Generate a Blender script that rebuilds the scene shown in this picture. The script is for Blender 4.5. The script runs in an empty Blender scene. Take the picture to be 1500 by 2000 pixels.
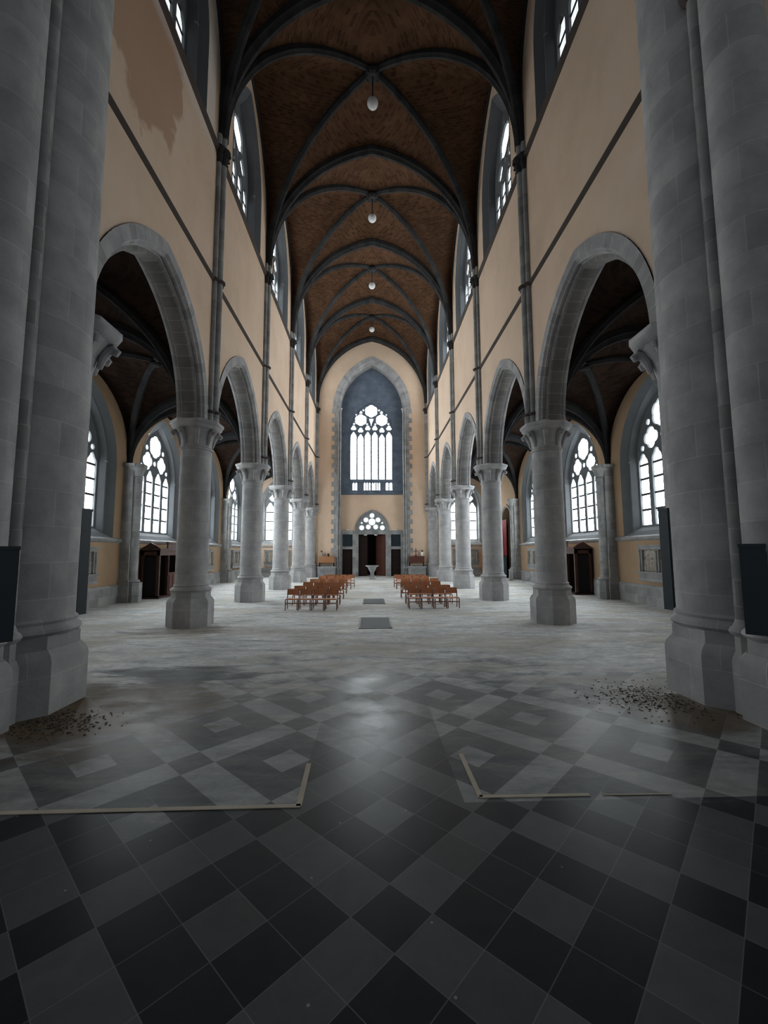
import bpy, math, random
from mathutils import Vector, Matrix
from math import pi, sin, cos, sqrt, radians, acos, atan2

random.seed(7)
SC = bpy.context.scene
COL = SC.collection

# ------------------------------------------------------------------ materials
class NT:
    def __init__(self, name):
        self.m = bpy.data.materials.new(name)
        self.m.use_nodes = True
        self.t = self.m.node_tree
        self.t.nodes.clear()
        self.out = self.t.nodes.new('ShaderNodeOutputMaterial')
        self.b = self.t.nodes.new('ShaderNodeBsdfPrincipled')
        self.t.links.new(self.b.outputs[0], self.out.inputs[0])
        self.tc = self.t.nodes.new('ShaderNodeTexCoord')

    def n(self, typ, **kw):
        nd = self.t.nodes.new(typ)
        for k, v in kw.items():
            setattr(nd, k, v)
        return nd

    def link(self, a, b):
        self.t.links.new(a, b)

    def setin(self, nd, i, v):
        if hasattr(v, 'is_linked') or hasattr(v, 'links'):
            self.t.links.new(v, nd.inputs[i])
        else:
            nd.inputs[i].default_value = v

    def math(self, op, a, b=0.0, c=0.0, clamp=False):
        nd = self.n('ShaderNodeMath', operation=op, use_clamp=clamp)
        self.setin(nd, 0, a); self.setin(nd, 1, b); self.setin(nd, 2, c)
        return nd.outputs[0]

    def mix(self, fac, a, b, blend='MIX'):
        nd = self.n('ShaderNodeMix', data_type='RGBA', blend_type=blend)
        self.setin(nd, 0, fac); self.setin(nd, 6, a); self.setin(nd, 7, b)
        return nd.outputs[2]

    def noise(self, vec, scale, detail=4, rough=0.55, dist=0.0):
        nd = self.n('ShaderNodeTexNoise')
        if vec is not None:
            self.link(vec, nd.inputs['Vector'])
        nd.inputs['Scale'].default_value = scale
        nd.inputs['Detail'].default_value = detail
        nd.inputs['Roughness'].default_value = rough
        nd.inputs['Distortion'].default_value = dist
        return nd.outputs[0]

    def ramp(self, fac, stops):
        nd = self.n('ShaderNodeValToRGB')
        el = nd.color_ramp.elements
        while len(el) < len(stops):
            el.new(0.5)
        for e, (p, c) in zip(el, stops):
            e.position = p
            e.color = c if len(c) == 4 else (*c, 1)
        self.setin(nd, 0, fac)
        return nd.outputs[0]

    def mapping(self, vec, scale=(1, 1, 1), loc=(0, 0, 0), rot=(0, 0, 0)):
        nd = self.n('ShaderNodeMapping')
        self.link(vec, nd.inputs[0])
        nd.inputs['Scale'].default_value = scale
        nd.inputs['Location'].default_value = loc
        nd.inputs['Rotation'].default_value = rot
        return nd.outputs[0]

    def bump(self, h, strength=0.3, dist=0.02):
        nd = self.n('ShaderNodeBump')
        nd.inputs['Strength'].default_value = strength
        nd.inputs['Distance'].default_value = dist
        self.setin(nd, 'Height', h)
        self.link(nd.outputs[0], self.b.inputs['Normal'])


def rgb(c, k=1.0):
    return (c[0] * k, c[1] * k, c[2] * k, 1)


def mat_simple(name, c, rough=0.7, var=0.25, scale=3.0, metal=0.0, bump=0.1, spec=0.5):
    m = NT(name)
    nz = m.noise(m.tc.outputs['Object'], scale, 5)
    m.link(m.mix(nz, rgb(c, 1 - var), rgb(c, 1 + var)), m.b.inputs['Base Color'])
    m.b.inputs['Roughness'].default_value = rough
    m.b.inputs['Metallic'].default_value = metal
    m.b.inputs['Specular IOR Level'].default_value = spec
    if bump:
        m.bump(m.noise(m.tc.outputs['Object'], scale * 8, 3), bump, 0.01)
    return m.m


def mat_stone(name, c, bw=0.8, bh=0.42, var=0.22, joint=1.25, rough=0.85, mort=0.009, spec=0.15):
    """ashlar: courses and joints read from the UV map, which is laid out in metres"""
    m = NT(name)
    uv = m.tc.outputs['UV']
    br = m.n('ShaderNodeTexBrick')
    m.link(uv, br.inputs['Vector'])
    br.inputs['Color1'].default_value = rgb(c, 1 - var)
    br.inputs['Color2'].default_value = rgb(c, 1 + var * .8)
    br.inputs['Mortar'].default_value = rgb(c, joint)
    br.inputs['Scale'].default_value = 1.0
    br.inputs['Brick Width'].default_value = bw
    br.inputs['Row Height'].default_value = bh
    br.inputs['Mortar Size'].default_value = mort
    br.inputs['Mortar Smooth'].default_value = 0.3
    br.inputs['Bias'].default_value = 0.0
    nz = m.noise(m.tc.outputs['Object'], 1.7, 6, 0.6)
    f = m.ramp(nz, [(0.3, (0.72, 0.72, 0.74)), (0.7, (1.14, 1.12, 1.09))])
    m.link(m.mix(1.0, br.outputs['Color'], f, 'MULTIPLY'), m.b.inputs['Base Color'])
    m.b.inputs['Roughness'].default_value = rough
    m.b.inputs['Specular IOR Level'].default_value = spec
    h = m.math('ADD', m.math('MULTIPLY', br.outputs['Fac'], -0.6), m.noise(m.tc.outputs['Object'], 22, 4))
    m.bump(h, 0.35, 0.012)
    return m.m


def mat_plaster(name, c, stain=None):
    m = NT(name)
    ob = m.tc.outputs['Object']
    nz = m.noise(ob, 0.55, 6, 0.62)
    col = m.ramp(nz, [(0.25, rgb(c, 0.86)), (0.5, rgb(c, 1.0)), (0.8, rgb((c[0], c[1] * 1.03, c[2] * 1.1), 1.08))])
    n2 = m.noise(m.mapping(ob, (2.2, 2.2, 0.5)), 1.1, 6, 0.6)
    col = m.mix(m.ramp(n2, [(0.55, (0, 0, 0)), (0.8, (0.35, 0.35, 0.35))]), col, rgb(c, 0.78))
    if stain:
        sep = m.n('ShaderNodeSeparateXYZ'); m.link(ob, sep.inputs[0])
        wob = m.noise(ob, 1.3, 5)
        # damp patch that runs down the bay beside the pier
        dy = m.math('DIVIDE', m.math('SUBTRACT', sep.outputs[1], stain[0]), stain[2])
        dz = m.math('DIVIDE', m.math('SUBTRACT', sep.outputs[2], stain[1]), stain[3])
        d = m.math('SQRT', m.math('ADD', m.math('MULTIPLY', dy, dy), m.math('MULTIPLY', dz, dz)))
        d = m.math('ADD', d, m.math('MULTIPLY', m.math('SUBTRACT', wob, 0.5), 0.7))
        mk = m.ramp(d, [(0.80, (1, 1, 1)), (0.88, (0, 0, 0))])
        col = m.mix(m.math('MULTIPLY', mk, 0.75), col, rgb((c[0] * .60, c[1] * .46, c[2] * .40)))
        # pale lime run-off under the upper string course, only in the first bay
        band = m.math('SUBTRACT', 15.6, sep.outputs[2])
        mk2 = m.ramp(m.math('ADD', band, m.math('MULTIPLY', wob, 0.9)), [(0.35, (1, 1, 1)), (0.95, (0, 0, 0))])
        lim = m.math('LESS_THAN', sep.outputs[1], 13.0)
        col = m.mix(m.math('MULTIPLY', m.math('MULTIPLY', mk2, lim), 0.6), col, (0.66, 0.64, 0.62, 1))
    m.link(col, m.b.inputs['Base Color'])
    m.b.inputs['Roughness'].default_value = 0.9
    m.b.inputs['Specular IOR Level'].default_value = 0.2
    m.bump(m.noise(ob, 6, 5), 0.15, 0.01)
    return m.m


def mat_brick(name, c):
    m = NT(name)
    uv = m.tc.outputs['UV']
    br = m.n('ShaderNodeTexBrick')
    m.link(uv, br.inputs['Vector'])
    br.inputs['Color1'].default_value = rgb(c, 0.72)
    br.inputs['Color2'].default_value = rgb((c[0] * 1.4, c[1] * 1.45, c[2] * 1.5))
    br.inputs['Mortar'].default_value = rgb((c[0] * 1.2, c[1] * 1.4, c[2] * 1.7))
    br.inputs['Scale'].default_value = 1.0
    br.inputs['Brick Width'].default_value = 0.23
    br.inputs['Row Height'].default_value = 0.075
    br.inputs['Mortar Size'].default_value = 0.010
    nz = m.noise(m.tc.outputs['Object'], 0.9, 5)
    f = m.ramp(nz, [(0.3, (0.75, 0.75, 0.75)), (0.7, (1.2, 1.2, 1.2))])
    m.link(m.mix(1.0, br.outputs['Color'], f, 'MULTIPLY'), m.b.inputs['Base Color'])
    m.b.inputs['Roughness'].default_value = 0.9
    m.b.inputs['Specular IOR Level'].default_value = 0.02
    return m.m


def mat_glass(name, strength, col=(0.90, 0.96, 1.0)):
    """daylit leaded glass: what shines is the window itself; quarries differ a little, the leads stay dark"""
    m = NT(name)
    uv = m.tc.outputs['UV']
    br = m.n('ShaderNodeTexBrick')
    m.link(uv, br.inputs['Vector'])
    br.inputs['Color1'].default_value = (0.84, 0.86, 0.84, 1)
    br.inputs['Color2'].default_value = (1, 1, 1, 1)
    br.inputs['Mortar'].default_value = (0.45, 0.47, 0.5, 1)
    br.inputs['Scale'].default_value = 1.0
    br.inputs['Brick Width'].default_value = 0.19
    br.inputs['Row Height'].default_value = 0.17
    br.inputs['Mortar Size'].default_value = 0.006
    br.offset = 0.0
    m.b.inputs['Base Color'].default_value = (0.4, 0.42, 0.42, 1)
    m.b.inputs['Roughness'].default_value = 0.2
    m.link(m.mix(1.0, br.outputs['Color'], rgb(col), 'MULTIPLY'), m.b.inputs['Emission Color'])
    m.b.inputs['Emission Strength'].default_value = strength
    return m.m


def mat_emit(name, c, s):
    m = NT(name)
    m.b.inputs['Base Color'].default_value = (*c, 1)
    m.b.inputs['Emission Color'].default_value = (*c, 1)
    m.b.inputs['Emission Strength'].default_value = s
    return m.m


TILE_O = (0.0422, 2.8155); TILE_A = 0.7991; TILE = 1.4164 / 4


def mat_floor():
    m = NT('floor_tiles')
    ob = m.tc.outputs['Object']
    ca, sa = cos(TILE_A), sin(TILE_A)
    sep = m.n('ShaderNodeSeparateXYZ'); m.link(ob, sep.inputs[0])
    x, y = sep.outputs[0], sep.outputs[1]
    dx = m.math('SUBTRACT', x, TILE_O[0]); dy = m.math('SUBTRACT', y, TILE_O[1])
    u = m.math('DIVIDE', m.math('ADD', m.math('MULTIPLY', dx, ca), m.math('MULTIPLY', dy, sa)), TILE)
    v = m.math('DIVIDE', m.math('ADD', m.math('MULTIPLY', dx, -sa), m.math('MULTIPLY', dy, ca)), TILE)
    u = m.math('ADD', u, 0.5); v = m.math('ADD', v, 0.5)
    iu = m.math('FLOOR', u); iv = m.math('FLOOR', v)
    fu = m.math('FRACT', u); fv = m.math('FRACT', v)
    mu = m.math('FLOORED_MODULO', iu, 4.0); mv = m.math('FLOORED_MODULO', iv, 4.0)
    bu = m.math('COMPARE', mu, 0.0, 0.1); bv = m.math('COMPARE', mv, 0.0, 0.1)
    cu = m.math('COMPARE', mu, 2.0, 0.1); cv = m.math('COMPARE', mv, 2.0, 0.1)
    light = m.math('ADD', m.math('ABSOLUTE', m.math('SUBTRACT', bu, bv)), m.math('MULTIPLY', cu, cv), clamp=True)
    wn = m.n('ShaderNodeTexWhiteNoise', noise_dimensions='2D')
    cmb = m.n('ShaderNodeCombineXYZ'); m.link(iu, cmb.inputs[0]); m.link(iv, cmb.inputs[1])
    m.link(cmb.outputs[0], wn.inputs['Vector'])
    rnd = wn.outputs['Value']
    vein = m.noise(m.mapping(ob, (1, 1, 1), rot=(0, 0, 0.5)), 3.2, 8, 0.65, 1.2)
    fine = m.noise(ob, 14, 6, 0.7)
    dark = m.mix(vein, (0.007, 0.009, 0.012, 1), (0.024, 0.028, 0.034, 1))
    lite = m.mix(vein, (0.054, 0.058, 0.061, 1), (0.108, 0.113, 0.116, 1))
    tone = m.math('ADD', m.math('MULTIPLY', rnd, 0.34), 0.83)
    cmbt = m.n('ShaderNodeCombineColor'); [m.link(tone, cmbt.inputs[k]) for k in range(3)]
    col = m.mix(light, dark, lite)
    col = m.mix(1.0, col, cmbt.outputs[0], 'MULTIPLY')
    # worn nave paving: grey stone with streaks running across
    st = m.noise(m.mapping(ob, (0.55, 1.7, 1)), 1.5, 8, 0.68, 0.6)
    worn = m.ramp(st, [(0.30, (0.25, 0.265, 0.28)), (0.47, (0.50, 0.515, 0.52)), (0.70, (0.74, 0.74, 0.71))])
    worn = m.mix(m.math('MULTIPLY', light, 0.22), worn, (0.62, 0.63, 0.62, 1))
    # dust: grows past the crossing, and on the old platform outlined by the pale strip
    big = m.noise(ob, 0.7, 6, 0.6, 0.4)
    wob = m.math('MULTIPLY', m.math('SUBTRACT', big, 0.5), 7.5)
    wob2 = m.math('MULTIPLY', m.math('SUBTRACT', st, 0.5), 6.0)
    far = m.math('ADD', m.math('ADD', y, wob), wob2)
    ax = m.math('ABSOLUTE', x)
    far = m.math('ADD', far, m.math('MULTIPLY', m.math('SUBTRACT', ax, 1.6, clamp=False), 0.35))
    d1 = m.n('ShaderNodeMapRange', interpolation_type='SMOOTHSTEP')
    m.link(far, d1.inputs[0]); d1.inputs[1].default_value = 4.6; d1.inputs[2].default_value = 10.0
    plat = m.math('MULTIPLY', m.math('GREATER_THAN', y, 3.97), m.math('GREATER_THAN', ax, m.math('ADD', 0.74, m.math('MULTIPLY', y, 0.0))))
    pl = m.math('MULTIPLY', plat, m.ramp(m.math('ADD', m.math('MULTIPLY', big, 0.6), m.math('MULTIPLY', st, 0.5)), [(0.35, (0.08, 0.08, 0.08)), (0.70, (0.42, 0.42, 0.42))]))
    dust = m.math('MAXIMUM', d1.outputs[0], pl)
    # dust lies pale on the grey tiles and wears thin on the black ones
    dloc = m.math('POWER', dust, m.math('SUBTRACT', 1.6, m.math('MULTIPLY', light, 0.85)))
    mott = m.ramp(m.noise(m.mapping(ob, (1.0, 1.6, 1)), 5.0, 8, 0.72, 0.8), [(0.33, (0.72, 0.73, 0.75)), (0.66, (1.22, 1.21, 1.17))])
    worn = m.mix(1.0, worn, mott, 'MULTIPLY')
    col = m.mix(dloc, col, worn)
    # warm sandy wash left of the middle
    ws = m.ramp(m.noise(m.mapping(ob, (0.35, 0.7, 1), loc=(3, 1, 0)), 0.9, 5, 0.6), [(0.46, (0, 0, 0)), (0.68, (0.8, 0.8, 0.8))])
    col = m.mix(m.math('MULTIPLY', ws, dust), col, (0.40, 0.36, 0.29, 1))
    # brown soil blown against the bases of the two piers
    for (px, py, rx, ry, k) in ((-4.35, 6.4, 2.5, 1.7, 1.0), (4.6, 6.1, 1.5, 1.0, 0.8), (-5.6, 12.6, 1.6, 0.9, 0.5)):
        ex = m.math('DIVIDE', m.math('SUBTRACT', x, px), rx); ey = m.math('DIVIDE', m.math('SUBTRACT', y, py), ry)
        dd = m.math('SQRT', m.math('ADD', m.math('MULTIPLY', ex, ex), m.math('MULTIPLY', ey, ey)))
        dd = m.math('ADD', dd, m.math('MULTIPLY', m.math('SUBTRACT', st, 0.5), 2.2))
        mk = m.ramp(dd, [(0.45, (k, k, k)), (1.1, (0, 0, 0))])
        soil = m.mix(fine, (0.035, 0.028, 0.02, 1), (0.21, 0.15, 0.085, 1))
        col = m.mix(mk, col, soil)
    # dark slate slabs laid bare beside the left pier
    ex = m.math('DIVIDE', m.math('ADD', x, 3.6), 1.7); ey = m.math('DIVIDE', m.math('SUBTRACT', y, 8.1), 0.75)
    dd = m.math('ADD', m.math('SQRT', m.math('ADD', m.math('MULTIPLY', ex, ex), m.math('MULTIPLY', ey, ey))), m.math('MULTIPLY', m.math('SUBTRACT', st, 0.5), 2.6))
    mk = m.ramp(dd, [(0.55, (.7, .7, .7)), (1.0, (0, 0, 0))])
    col = m.mix(mk, col, m.mix(fine, (0.03, 0.036, 0.036, 1), (0.10, 0.105, 0.095, 1)))
    # joints
    e = m.math('MINIMUM', m.math('MINIMUM', fu, m.math('SUBTRACT', 1.0, fu)), m.math('MINIMUM', fv, m.math('SUBTRACT', 1.0, fv)))
    jn = m.math('LESS_THAN', e, 0.009)
    col = m.mix(m.math('MULTIPLY', jn, 0.35), col, (0.26, 0.26, 0.25, 1))
    # specks
    vo = m.n('ShaderNodeTexVoronoi'); m.link(ob, vo.inputs['Vector']); vo.inputs['Scale'].default_value = 4.0
    sp = m.math('LESS_THAN', vo.outputs['Distance'], 0.035)
    col = m.mix(m.math('MULTIPLY', sp, 0.5), col, (0.45, 0.45, 0.42, 1))
    m.link(col, m.b.inputs['Base Color'])
    rr = m.math('ADD', m.math('MULTIPLY', dust, 0.36), m.math('ADD', 0.27, m.math('MULTIPLY', fine, 0.14)), clamp=True)
    m.link(rr, m.b.inputs['Roughness'])
    m.link(m.math('SUBTRACT', 0.15, m.math('MULTIPLY', dust, 0.09)), m.b.inputs['Specular IOR Level'])
    m.bump(m.math('ADD', m.math('MULTIPLY', fine, 0.4), m.math('MULTIPLY', jn, -1.0)), 0.12, 0.006)
    return m.m


# pane glow graded by bay: near bays dimmed as a vignette, western ones raised
LCL = [0.6, 1.4, 7.5, 11.0, 7.5]; LAI = [1.5, 6.0, 17.0, 14.0, 11.0]; LWEST = 9.0
M = {}
M['stone'] = mat_stone('column_stone', (0.37, 0.372, 0.375), 0.95, 0.52, 0.13, 1.18)
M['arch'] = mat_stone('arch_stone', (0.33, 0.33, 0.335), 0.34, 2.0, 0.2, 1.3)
M['grey'] = mat_stone('wall_stone', (0.27, 0.275, 0.275), 0.62, 0.36, 0.22, 1.2)
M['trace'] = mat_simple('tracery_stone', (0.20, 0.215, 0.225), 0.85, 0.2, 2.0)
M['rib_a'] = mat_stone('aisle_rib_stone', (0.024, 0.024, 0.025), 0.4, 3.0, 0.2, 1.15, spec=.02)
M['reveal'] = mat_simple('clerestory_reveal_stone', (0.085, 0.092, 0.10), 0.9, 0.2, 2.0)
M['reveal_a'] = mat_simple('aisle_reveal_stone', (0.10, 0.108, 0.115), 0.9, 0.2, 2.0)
M['soffit_shade'] = mat_stone('soffit_stone_shaded', (0.17, 0.165, 0.16), 0.34, 2.0, 0.15, 1.7)  # arch stone darkened: shade on the undersides is put into the colour
M['niche_glare'] = mat_stone('niche_stone_glare_tint', (0.115, 0.145, 0.19), 0.8, 0.42, 0.10, 1.1)  # stone tinted blue: glare around the west window is put into the colour
M['rib'] = mat_stone('rib_stone', (0.042, 0.042, 0.043), 0.4, 3.0, 0.2, 1.15, spec=.03)
M['string'] = mat_simple('string_stone', (0.050, 0.038, 0.033), 0.85, 0.2, 2.0)
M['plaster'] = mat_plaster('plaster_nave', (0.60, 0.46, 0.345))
M['plaster_l'] = mat_plaster('plaster_nave_stained', (0.60, 0.46, 0.345), (8.8, 14.7, 2.2, 3.1))
M['plaster_w'] = mat_plaster('plaster_west', (0.60, 0.45, 0.33))
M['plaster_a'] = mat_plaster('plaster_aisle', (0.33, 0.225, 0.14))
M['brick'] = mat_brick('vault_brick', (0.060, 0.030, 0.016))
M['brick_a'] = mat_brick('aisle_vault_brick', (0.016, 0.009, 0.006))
M['floor'] = mat_floor()
for _i in range(5):
    M['glass_c%d' % _i] = mat_glass('clerestory_glass_%d' % _i, LCL[_i])
    M['glass_a%d' % _i] = mat_glass('aisle_glass_%d' % _i, LAI[_i])
M['glass_e'] = mat_glass('end_window_glass', 10.0)
M['glass_w'] = mat_glass('west_window_glass', LWEST)
M['glass_t'] = mat_glass('tympanum_glass', .62, (0.86, 0.96, 1.0))
M['iron'] = mat_simple('iron', (0.03, 0.032, 0.035), 0.6, 0.2, 6, 0.6)
M['grate'] = mat_simple('grate_metal', (0.055, 0.06, 0.062), 0.55, 0.3, 9, 0.5)
M['chair'] = mat_simple('chair_wood', (0.42, 0.16, 0.065), 0.6, 0.35, 5)
M['chair_d'] = mat_simple('chair_frame_wood', (0.15, 0.06, 0.033), 0.45, 0.3, 5)
M['wood'] = mat_simple('confessional_wood', (0.055, 0.02, 0.015), 0.5, 0.4, 3)
M['wood_d'] = mat_simple('dark_wood', (0.020, 0.012, 0.010), 0.6, 0.4, 3, spec=.12)
M['wood_r'] = mat_simple('red_wood', (0.095, 0.034, 0.025), 0.5, 0.35, 3, spec=.2)
M['wood_o'] = mat_simple('orange_wood', (0.33, 0.15, 0.06), 0.5, 0.3, 3)
M['black'] = mat_simple('black_cloth', (0.006, 0.006, 0.007), 0.9, 0.2, 3)
M['box'] = mat_simple('blue_grey_paint', (0.022, 0.033, 0.042), 0.5, 0.2, 3)
M['teal'] = mat_simple('teal_paint', (0.06, 0.09, 0.10), 0.6, 0.2, 3)
M['red'] = mat_simple('red_cloth', (0.17, 0.008, 0.013), 0.85, 0.4, 4)
M['pale'] = mat_simple('pale_strip', (0.46, 0.40, 0.31), 0.8, 0.25, 5)
M['white'] = mat_simple('white_paint', (0.75, 0.75, 0.72), 0.5, 0.05, 3)
M['globe'] = mat_simple('opal_glass', (0.55, 0.56, 0.56), 0.25, 0.03, 3, 0, 0)
M['relief'] = mat_simple('relief_stone', (0.30, 0.27, 0.23), 0.85, 0.35, 6)
M['dirt'] = mat_simple('dirt_crumbs', (0.05, 0.042, 0.034), 0.95, 0.5, 9)
M['bronze'] = mat_simple('dark_bronze', (0.05, 0.035, 0.025), 0.5, 0.3, 6, 0.3)
M['darkglass'] = mat_simple('dark_glass', (0.02, 0.035, 0.045), 0.15, 0.3, 2, 0, 0)

# ------------------------------------------------------------------ mesh builder
class MB:
    def __init__(self):
        self.v = []; self.f = []; self.uv = []; self.sm = []

    def vert(self, p):
        self.v.append(tuple(p)); return len(self.v) - 1

    def face(self, idx, uvs=None, smooth=False):
        self.f.append(tuple(idx))
        if uvs is None:
            ps = [Vector(self.v[i]) for i in idx]
            n = (ps[1] - ps[0]).cross(ps[-1] - ps[0])
            a = [abs(n.x), abs(n.y), abs(n.z)]
            k = a.index(max(a))
            if k == 0: uvs = [(p.y, p.z) for p in ps]
            elif k == 1: uvs = [(p.x, p.z) for p in ps]
            else: uvs = [(p.x, p.y) for p in ps]
        self.uv.append(uvs); self.sm.append(smooth)

    def poly(self, pts, uvs=None):
        self.face([self.vert(p) for p in pts], uvs)

    def grid(self, rows, uvs=None, smooth=True, close=False):
        """rows: list of equal-length lists of points"""
        idx = [[self.vert(p) for p in r] for r in rows]
        nr, nc = len(rows), len(rows[0])
        for i in range(nr - 1):
            for j in range(nc if close else nc - 1):
                j2 = (j + 1) % nc
                q = (idx[i][j], idx[i][j2], idx[i + 1][j2], idx[i + 1][j])
                u = None
                if uvs:
                    if j2 == 0:
                        w = 2 * uvs[i][nc - 1][0] - uvs[i][nc - 2][0]
                        u = [uvs[i][j], (w, uvs[i][0][1]), (w, uvs[i + 1][0][1]), uvs[i + 1][j]]
                    else:
                        u = [uvs[i][j], uvs[i][j2], uvs[i + 1][j2], uvs[i + 1][j]]
                self.face(q, u, smooth)
        return idx

    def box(self, x0, y0, z0, x1, y1, z1):
        p = [(x, y, z) for z in (z0, z1) for y in (y0, y1) for x in (x0, x1)]
        i = [self.vert(q) for q in p]
        for q in ((0, 2, 3, 1), (4, 5, 7, 6), (0, 1, 5, 4), (2, 6, 7, 3), (0, 4, 6, 2), (1, 3, 7, 5)):
            self.face([i[k] for k in q])
        return self

    def obox(self, c, ax, ay, az):
        """oriented box: centre and three half axes"""
        c, ax, ay, az = map(Vector, (c, ax, ay, az))
        i = [self.vert(c + ax * a + ay * b + az * d) for d in (-1, 1) for b in (-1, 1) for a in (-1, 1)]
        for q in ((0, 2, 3, 1), (4, 5, 7, 6), (0, 1, 5, 4), (2, 6, 7, 3), (0, 4, 6, 2), (1, 3, 7, 5)):
            self.face([i[k] for k in q])
        return self

    def lathe(self, prof, n=32, c=(0, 0, 0), a0=0.0, a1=2 * pi, cap=True, smooth=True):
        full = abs(a1 - a0 - 2 * pi) < 1e-6
        m = n if full else n + 1
        rows, uvs = [], []
        rr = max(r for r, z in prof)
        L = 0
        for k, (r, z) in enumerate(prof):
            if k: L += math.hypot(r - prof[k - 1][0], z - prof[k - 1][1])
            rows.append([(c[0] + r * cos(a0 + (a1 - a0) * j / n), c[1] + r * sin(a0 + (a1 - a0) * j / n), c[2] + z) for j in range(m)])
            uvs.append([((a0 + (a1 - a0) * j / n) * rr, c[2] + z) for j in range(m)])
        idx = self.grid(rows, uvs, smooth, full)
        if cap and full:
            self.face(idx[-1], None)
            self.face(list(reversed(idx[0])), None)
        return self

    def octo(self, prof, c=(0, 0, 0)):
        return self.lathe([(r / cos(pi / 8), z) for r, z in prof], 8, c, pi / 8, 2 * pi + pi / 8, True, False)

    def tube(self, path, r, n=8, caps=True):
        P = [Vector(p) for p in path]
        rad = r if isinstance(r, (list, tuple)) else [r] * len(P)
        rows, uvs = [], []
        up = None; L = 0
        for i, p in enumerate(P):
            t = (P[min(i + 1, len(P) - 1)] - P[max(i - 1, 0)]).normalized()
            if up is None:
                up = Vector((0, 0, 1)) if abs(t.z) < 0.9 else Vector((1, 0, 0))
            s = t.cross(up).normalized(); up = s.cross(t).normalized()
            if i: L += (p - P[i - 1]).length
            rows.append([p + (s * cos(2 * pi * k / n) + up * sin(2 * pi * k / n)) * rad[i] for k in range(n)])
            uvs.append([(2 * pi * k / n * rad[0], L) for k in range(n)])
        idx = self.grid(rows, uvs, True, True)
        if caps:
            self.face(list(reversed(idx[0]))); self.face(idx[-1])
        return self

    def ball(self, c, r, n=16, m=10, sz=1.0):
        return self.lathe([(max(1e-4, r * sin(pi * k / m)), -r * sz * cos(pi * k / m)) for k in range(m + 1)], n, c, cap=False)

    def build(self, name, mat, parent=None, sharp=32):
        me = bpy.data.meshes.new(name)
        me.from_pydata(self.v, [], self.f)
        ul = me.uv_layers.new(name='UVMap')
        flat = []
        for u in self.uv:
            for a in u: flat += [a[0], a[1]]
        ul.data.foreach_set('uv', flat)
        me.polygons.foreach_set('use_smooth', self.sm)
        me.materials.append(mat)
        if any(self.sm):
            try: me.set_sharp_from_angle(angle=radians(sharp))
            except Exception: pass
        o = bpy.data.objects.new(name, me)
        COL.objects.link(o)
        if parent: o.parent = parent
        return o


def tag(o, label=None, cat=None, group=None, kind=None):
    if label: o['label'] = label
    if cat: o['category'] = cat
    if group: o['group'] = group
    if kind: o['kind'] = kind
    return o


def empty(name, loc=(0, 0, 0), rz=0.0):
    o = bpy.data.objects.new(name, None)
    o.location = loc; o.rotation_euler = (0, 0, rz)
    o.empty_display_size = 0.2
    COL.objects.link(o)
    return o


def dup(root, loc=None, rz=None):
    r = root.copy(); COL.objects.link(r)
    if loc is not None: r.location = loc
    if rz is not None: r.rotation_euler = (0, 0, rz)
    for ch in list(root.children):
        c = ch.copy(); COL.objects.link(c); c.parent = r
        for g in list(ch.children):
            d = g.copy(); COL.objects.link(d); d.parent = c
    return r


def fill2d(name, outers, holes, depth, mapf, mat, parent=None, bevel=0.0):
    """flat shape with holes, extruded over w in [0, depth]; mapf(u, v, w) -> world"""
    cu = bpy.data.curves.new(name, 'CURVE')
    cu.dimensions = '2D'; cu.fill_mode = 'BOTH'; cu.extrude = depth / 2 - bevel
    if bevel:
        cu.bevel_depth = bevel; cu.bevel_resolution = 0; cu.offset = -bevel
    for pts in list(outers) + list(holes):
        s = cu.splines.new('POLY'); s.points.add(len(pts) - 1); s.use_cyclic_u = True
        for p, q in zip(s.points, pts): p.co = (q[0], q[1], 0, 1)
    ob = bpy.data.objects.new(name, cu); COL.objects.link(ob)
    dg = bpy.context.evaluated_depsgraph_get()
    me = bpy.data.meshes.new_from_object(ob.evaluated_get(dg), depsgraph=dg)
    bpy.data.objects.remove(ob); bpy.data.curves.remove(cu)
    me.name = name
    raw = [v.co.copy() for v in me.vertices]
    ul = me.uv_layers.new(name='UVMap') if not me.uv_layers else me.uv_layers[0]
    for lp in me.loops:
        c = raw[lp.vertex_index]
        ul.data[lp.index].uv = (c.x + c.z, c.y)
    for v, c in zip(me.vertices, raw): v.co = mapf(c.x, c.y, c.z + depth / 2)
    me.materials.clear(); me.materials.append(mat)
    for p in me.polygons: p.use_smooth = False
    o = bpy.data.objects.new(name, me); COL.objects.link(o)
    if parent: o.parent = parent
    return o


# ------------------------------------------------------------------ arches
def arc_side(a, h, n, d=0.0):
    """points (distance from centre line, height) from springing to apex, pulled inward by d"""
    R = (a * a + h * h) / (2 * a); c = R - a
    r = R - d
    th = acos(max(-1, min(1, c / r)))
    return [(r * cos(th * k / n) - c, r * sin(th * k / n)) for k in range(n + 1)]


def arch_outline(cu, hw, zb, zs, h, n=14):
    s = arc_side(hw, h, n)
    pts = [(cu - hw, zb)] + [(cu - x, zs + z) for x, z in s]
    pts += [(cu + x, zs + z) for x, z in reversed(s[:-1])] + [(cu + hw, zb)]
    return pts


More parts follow.
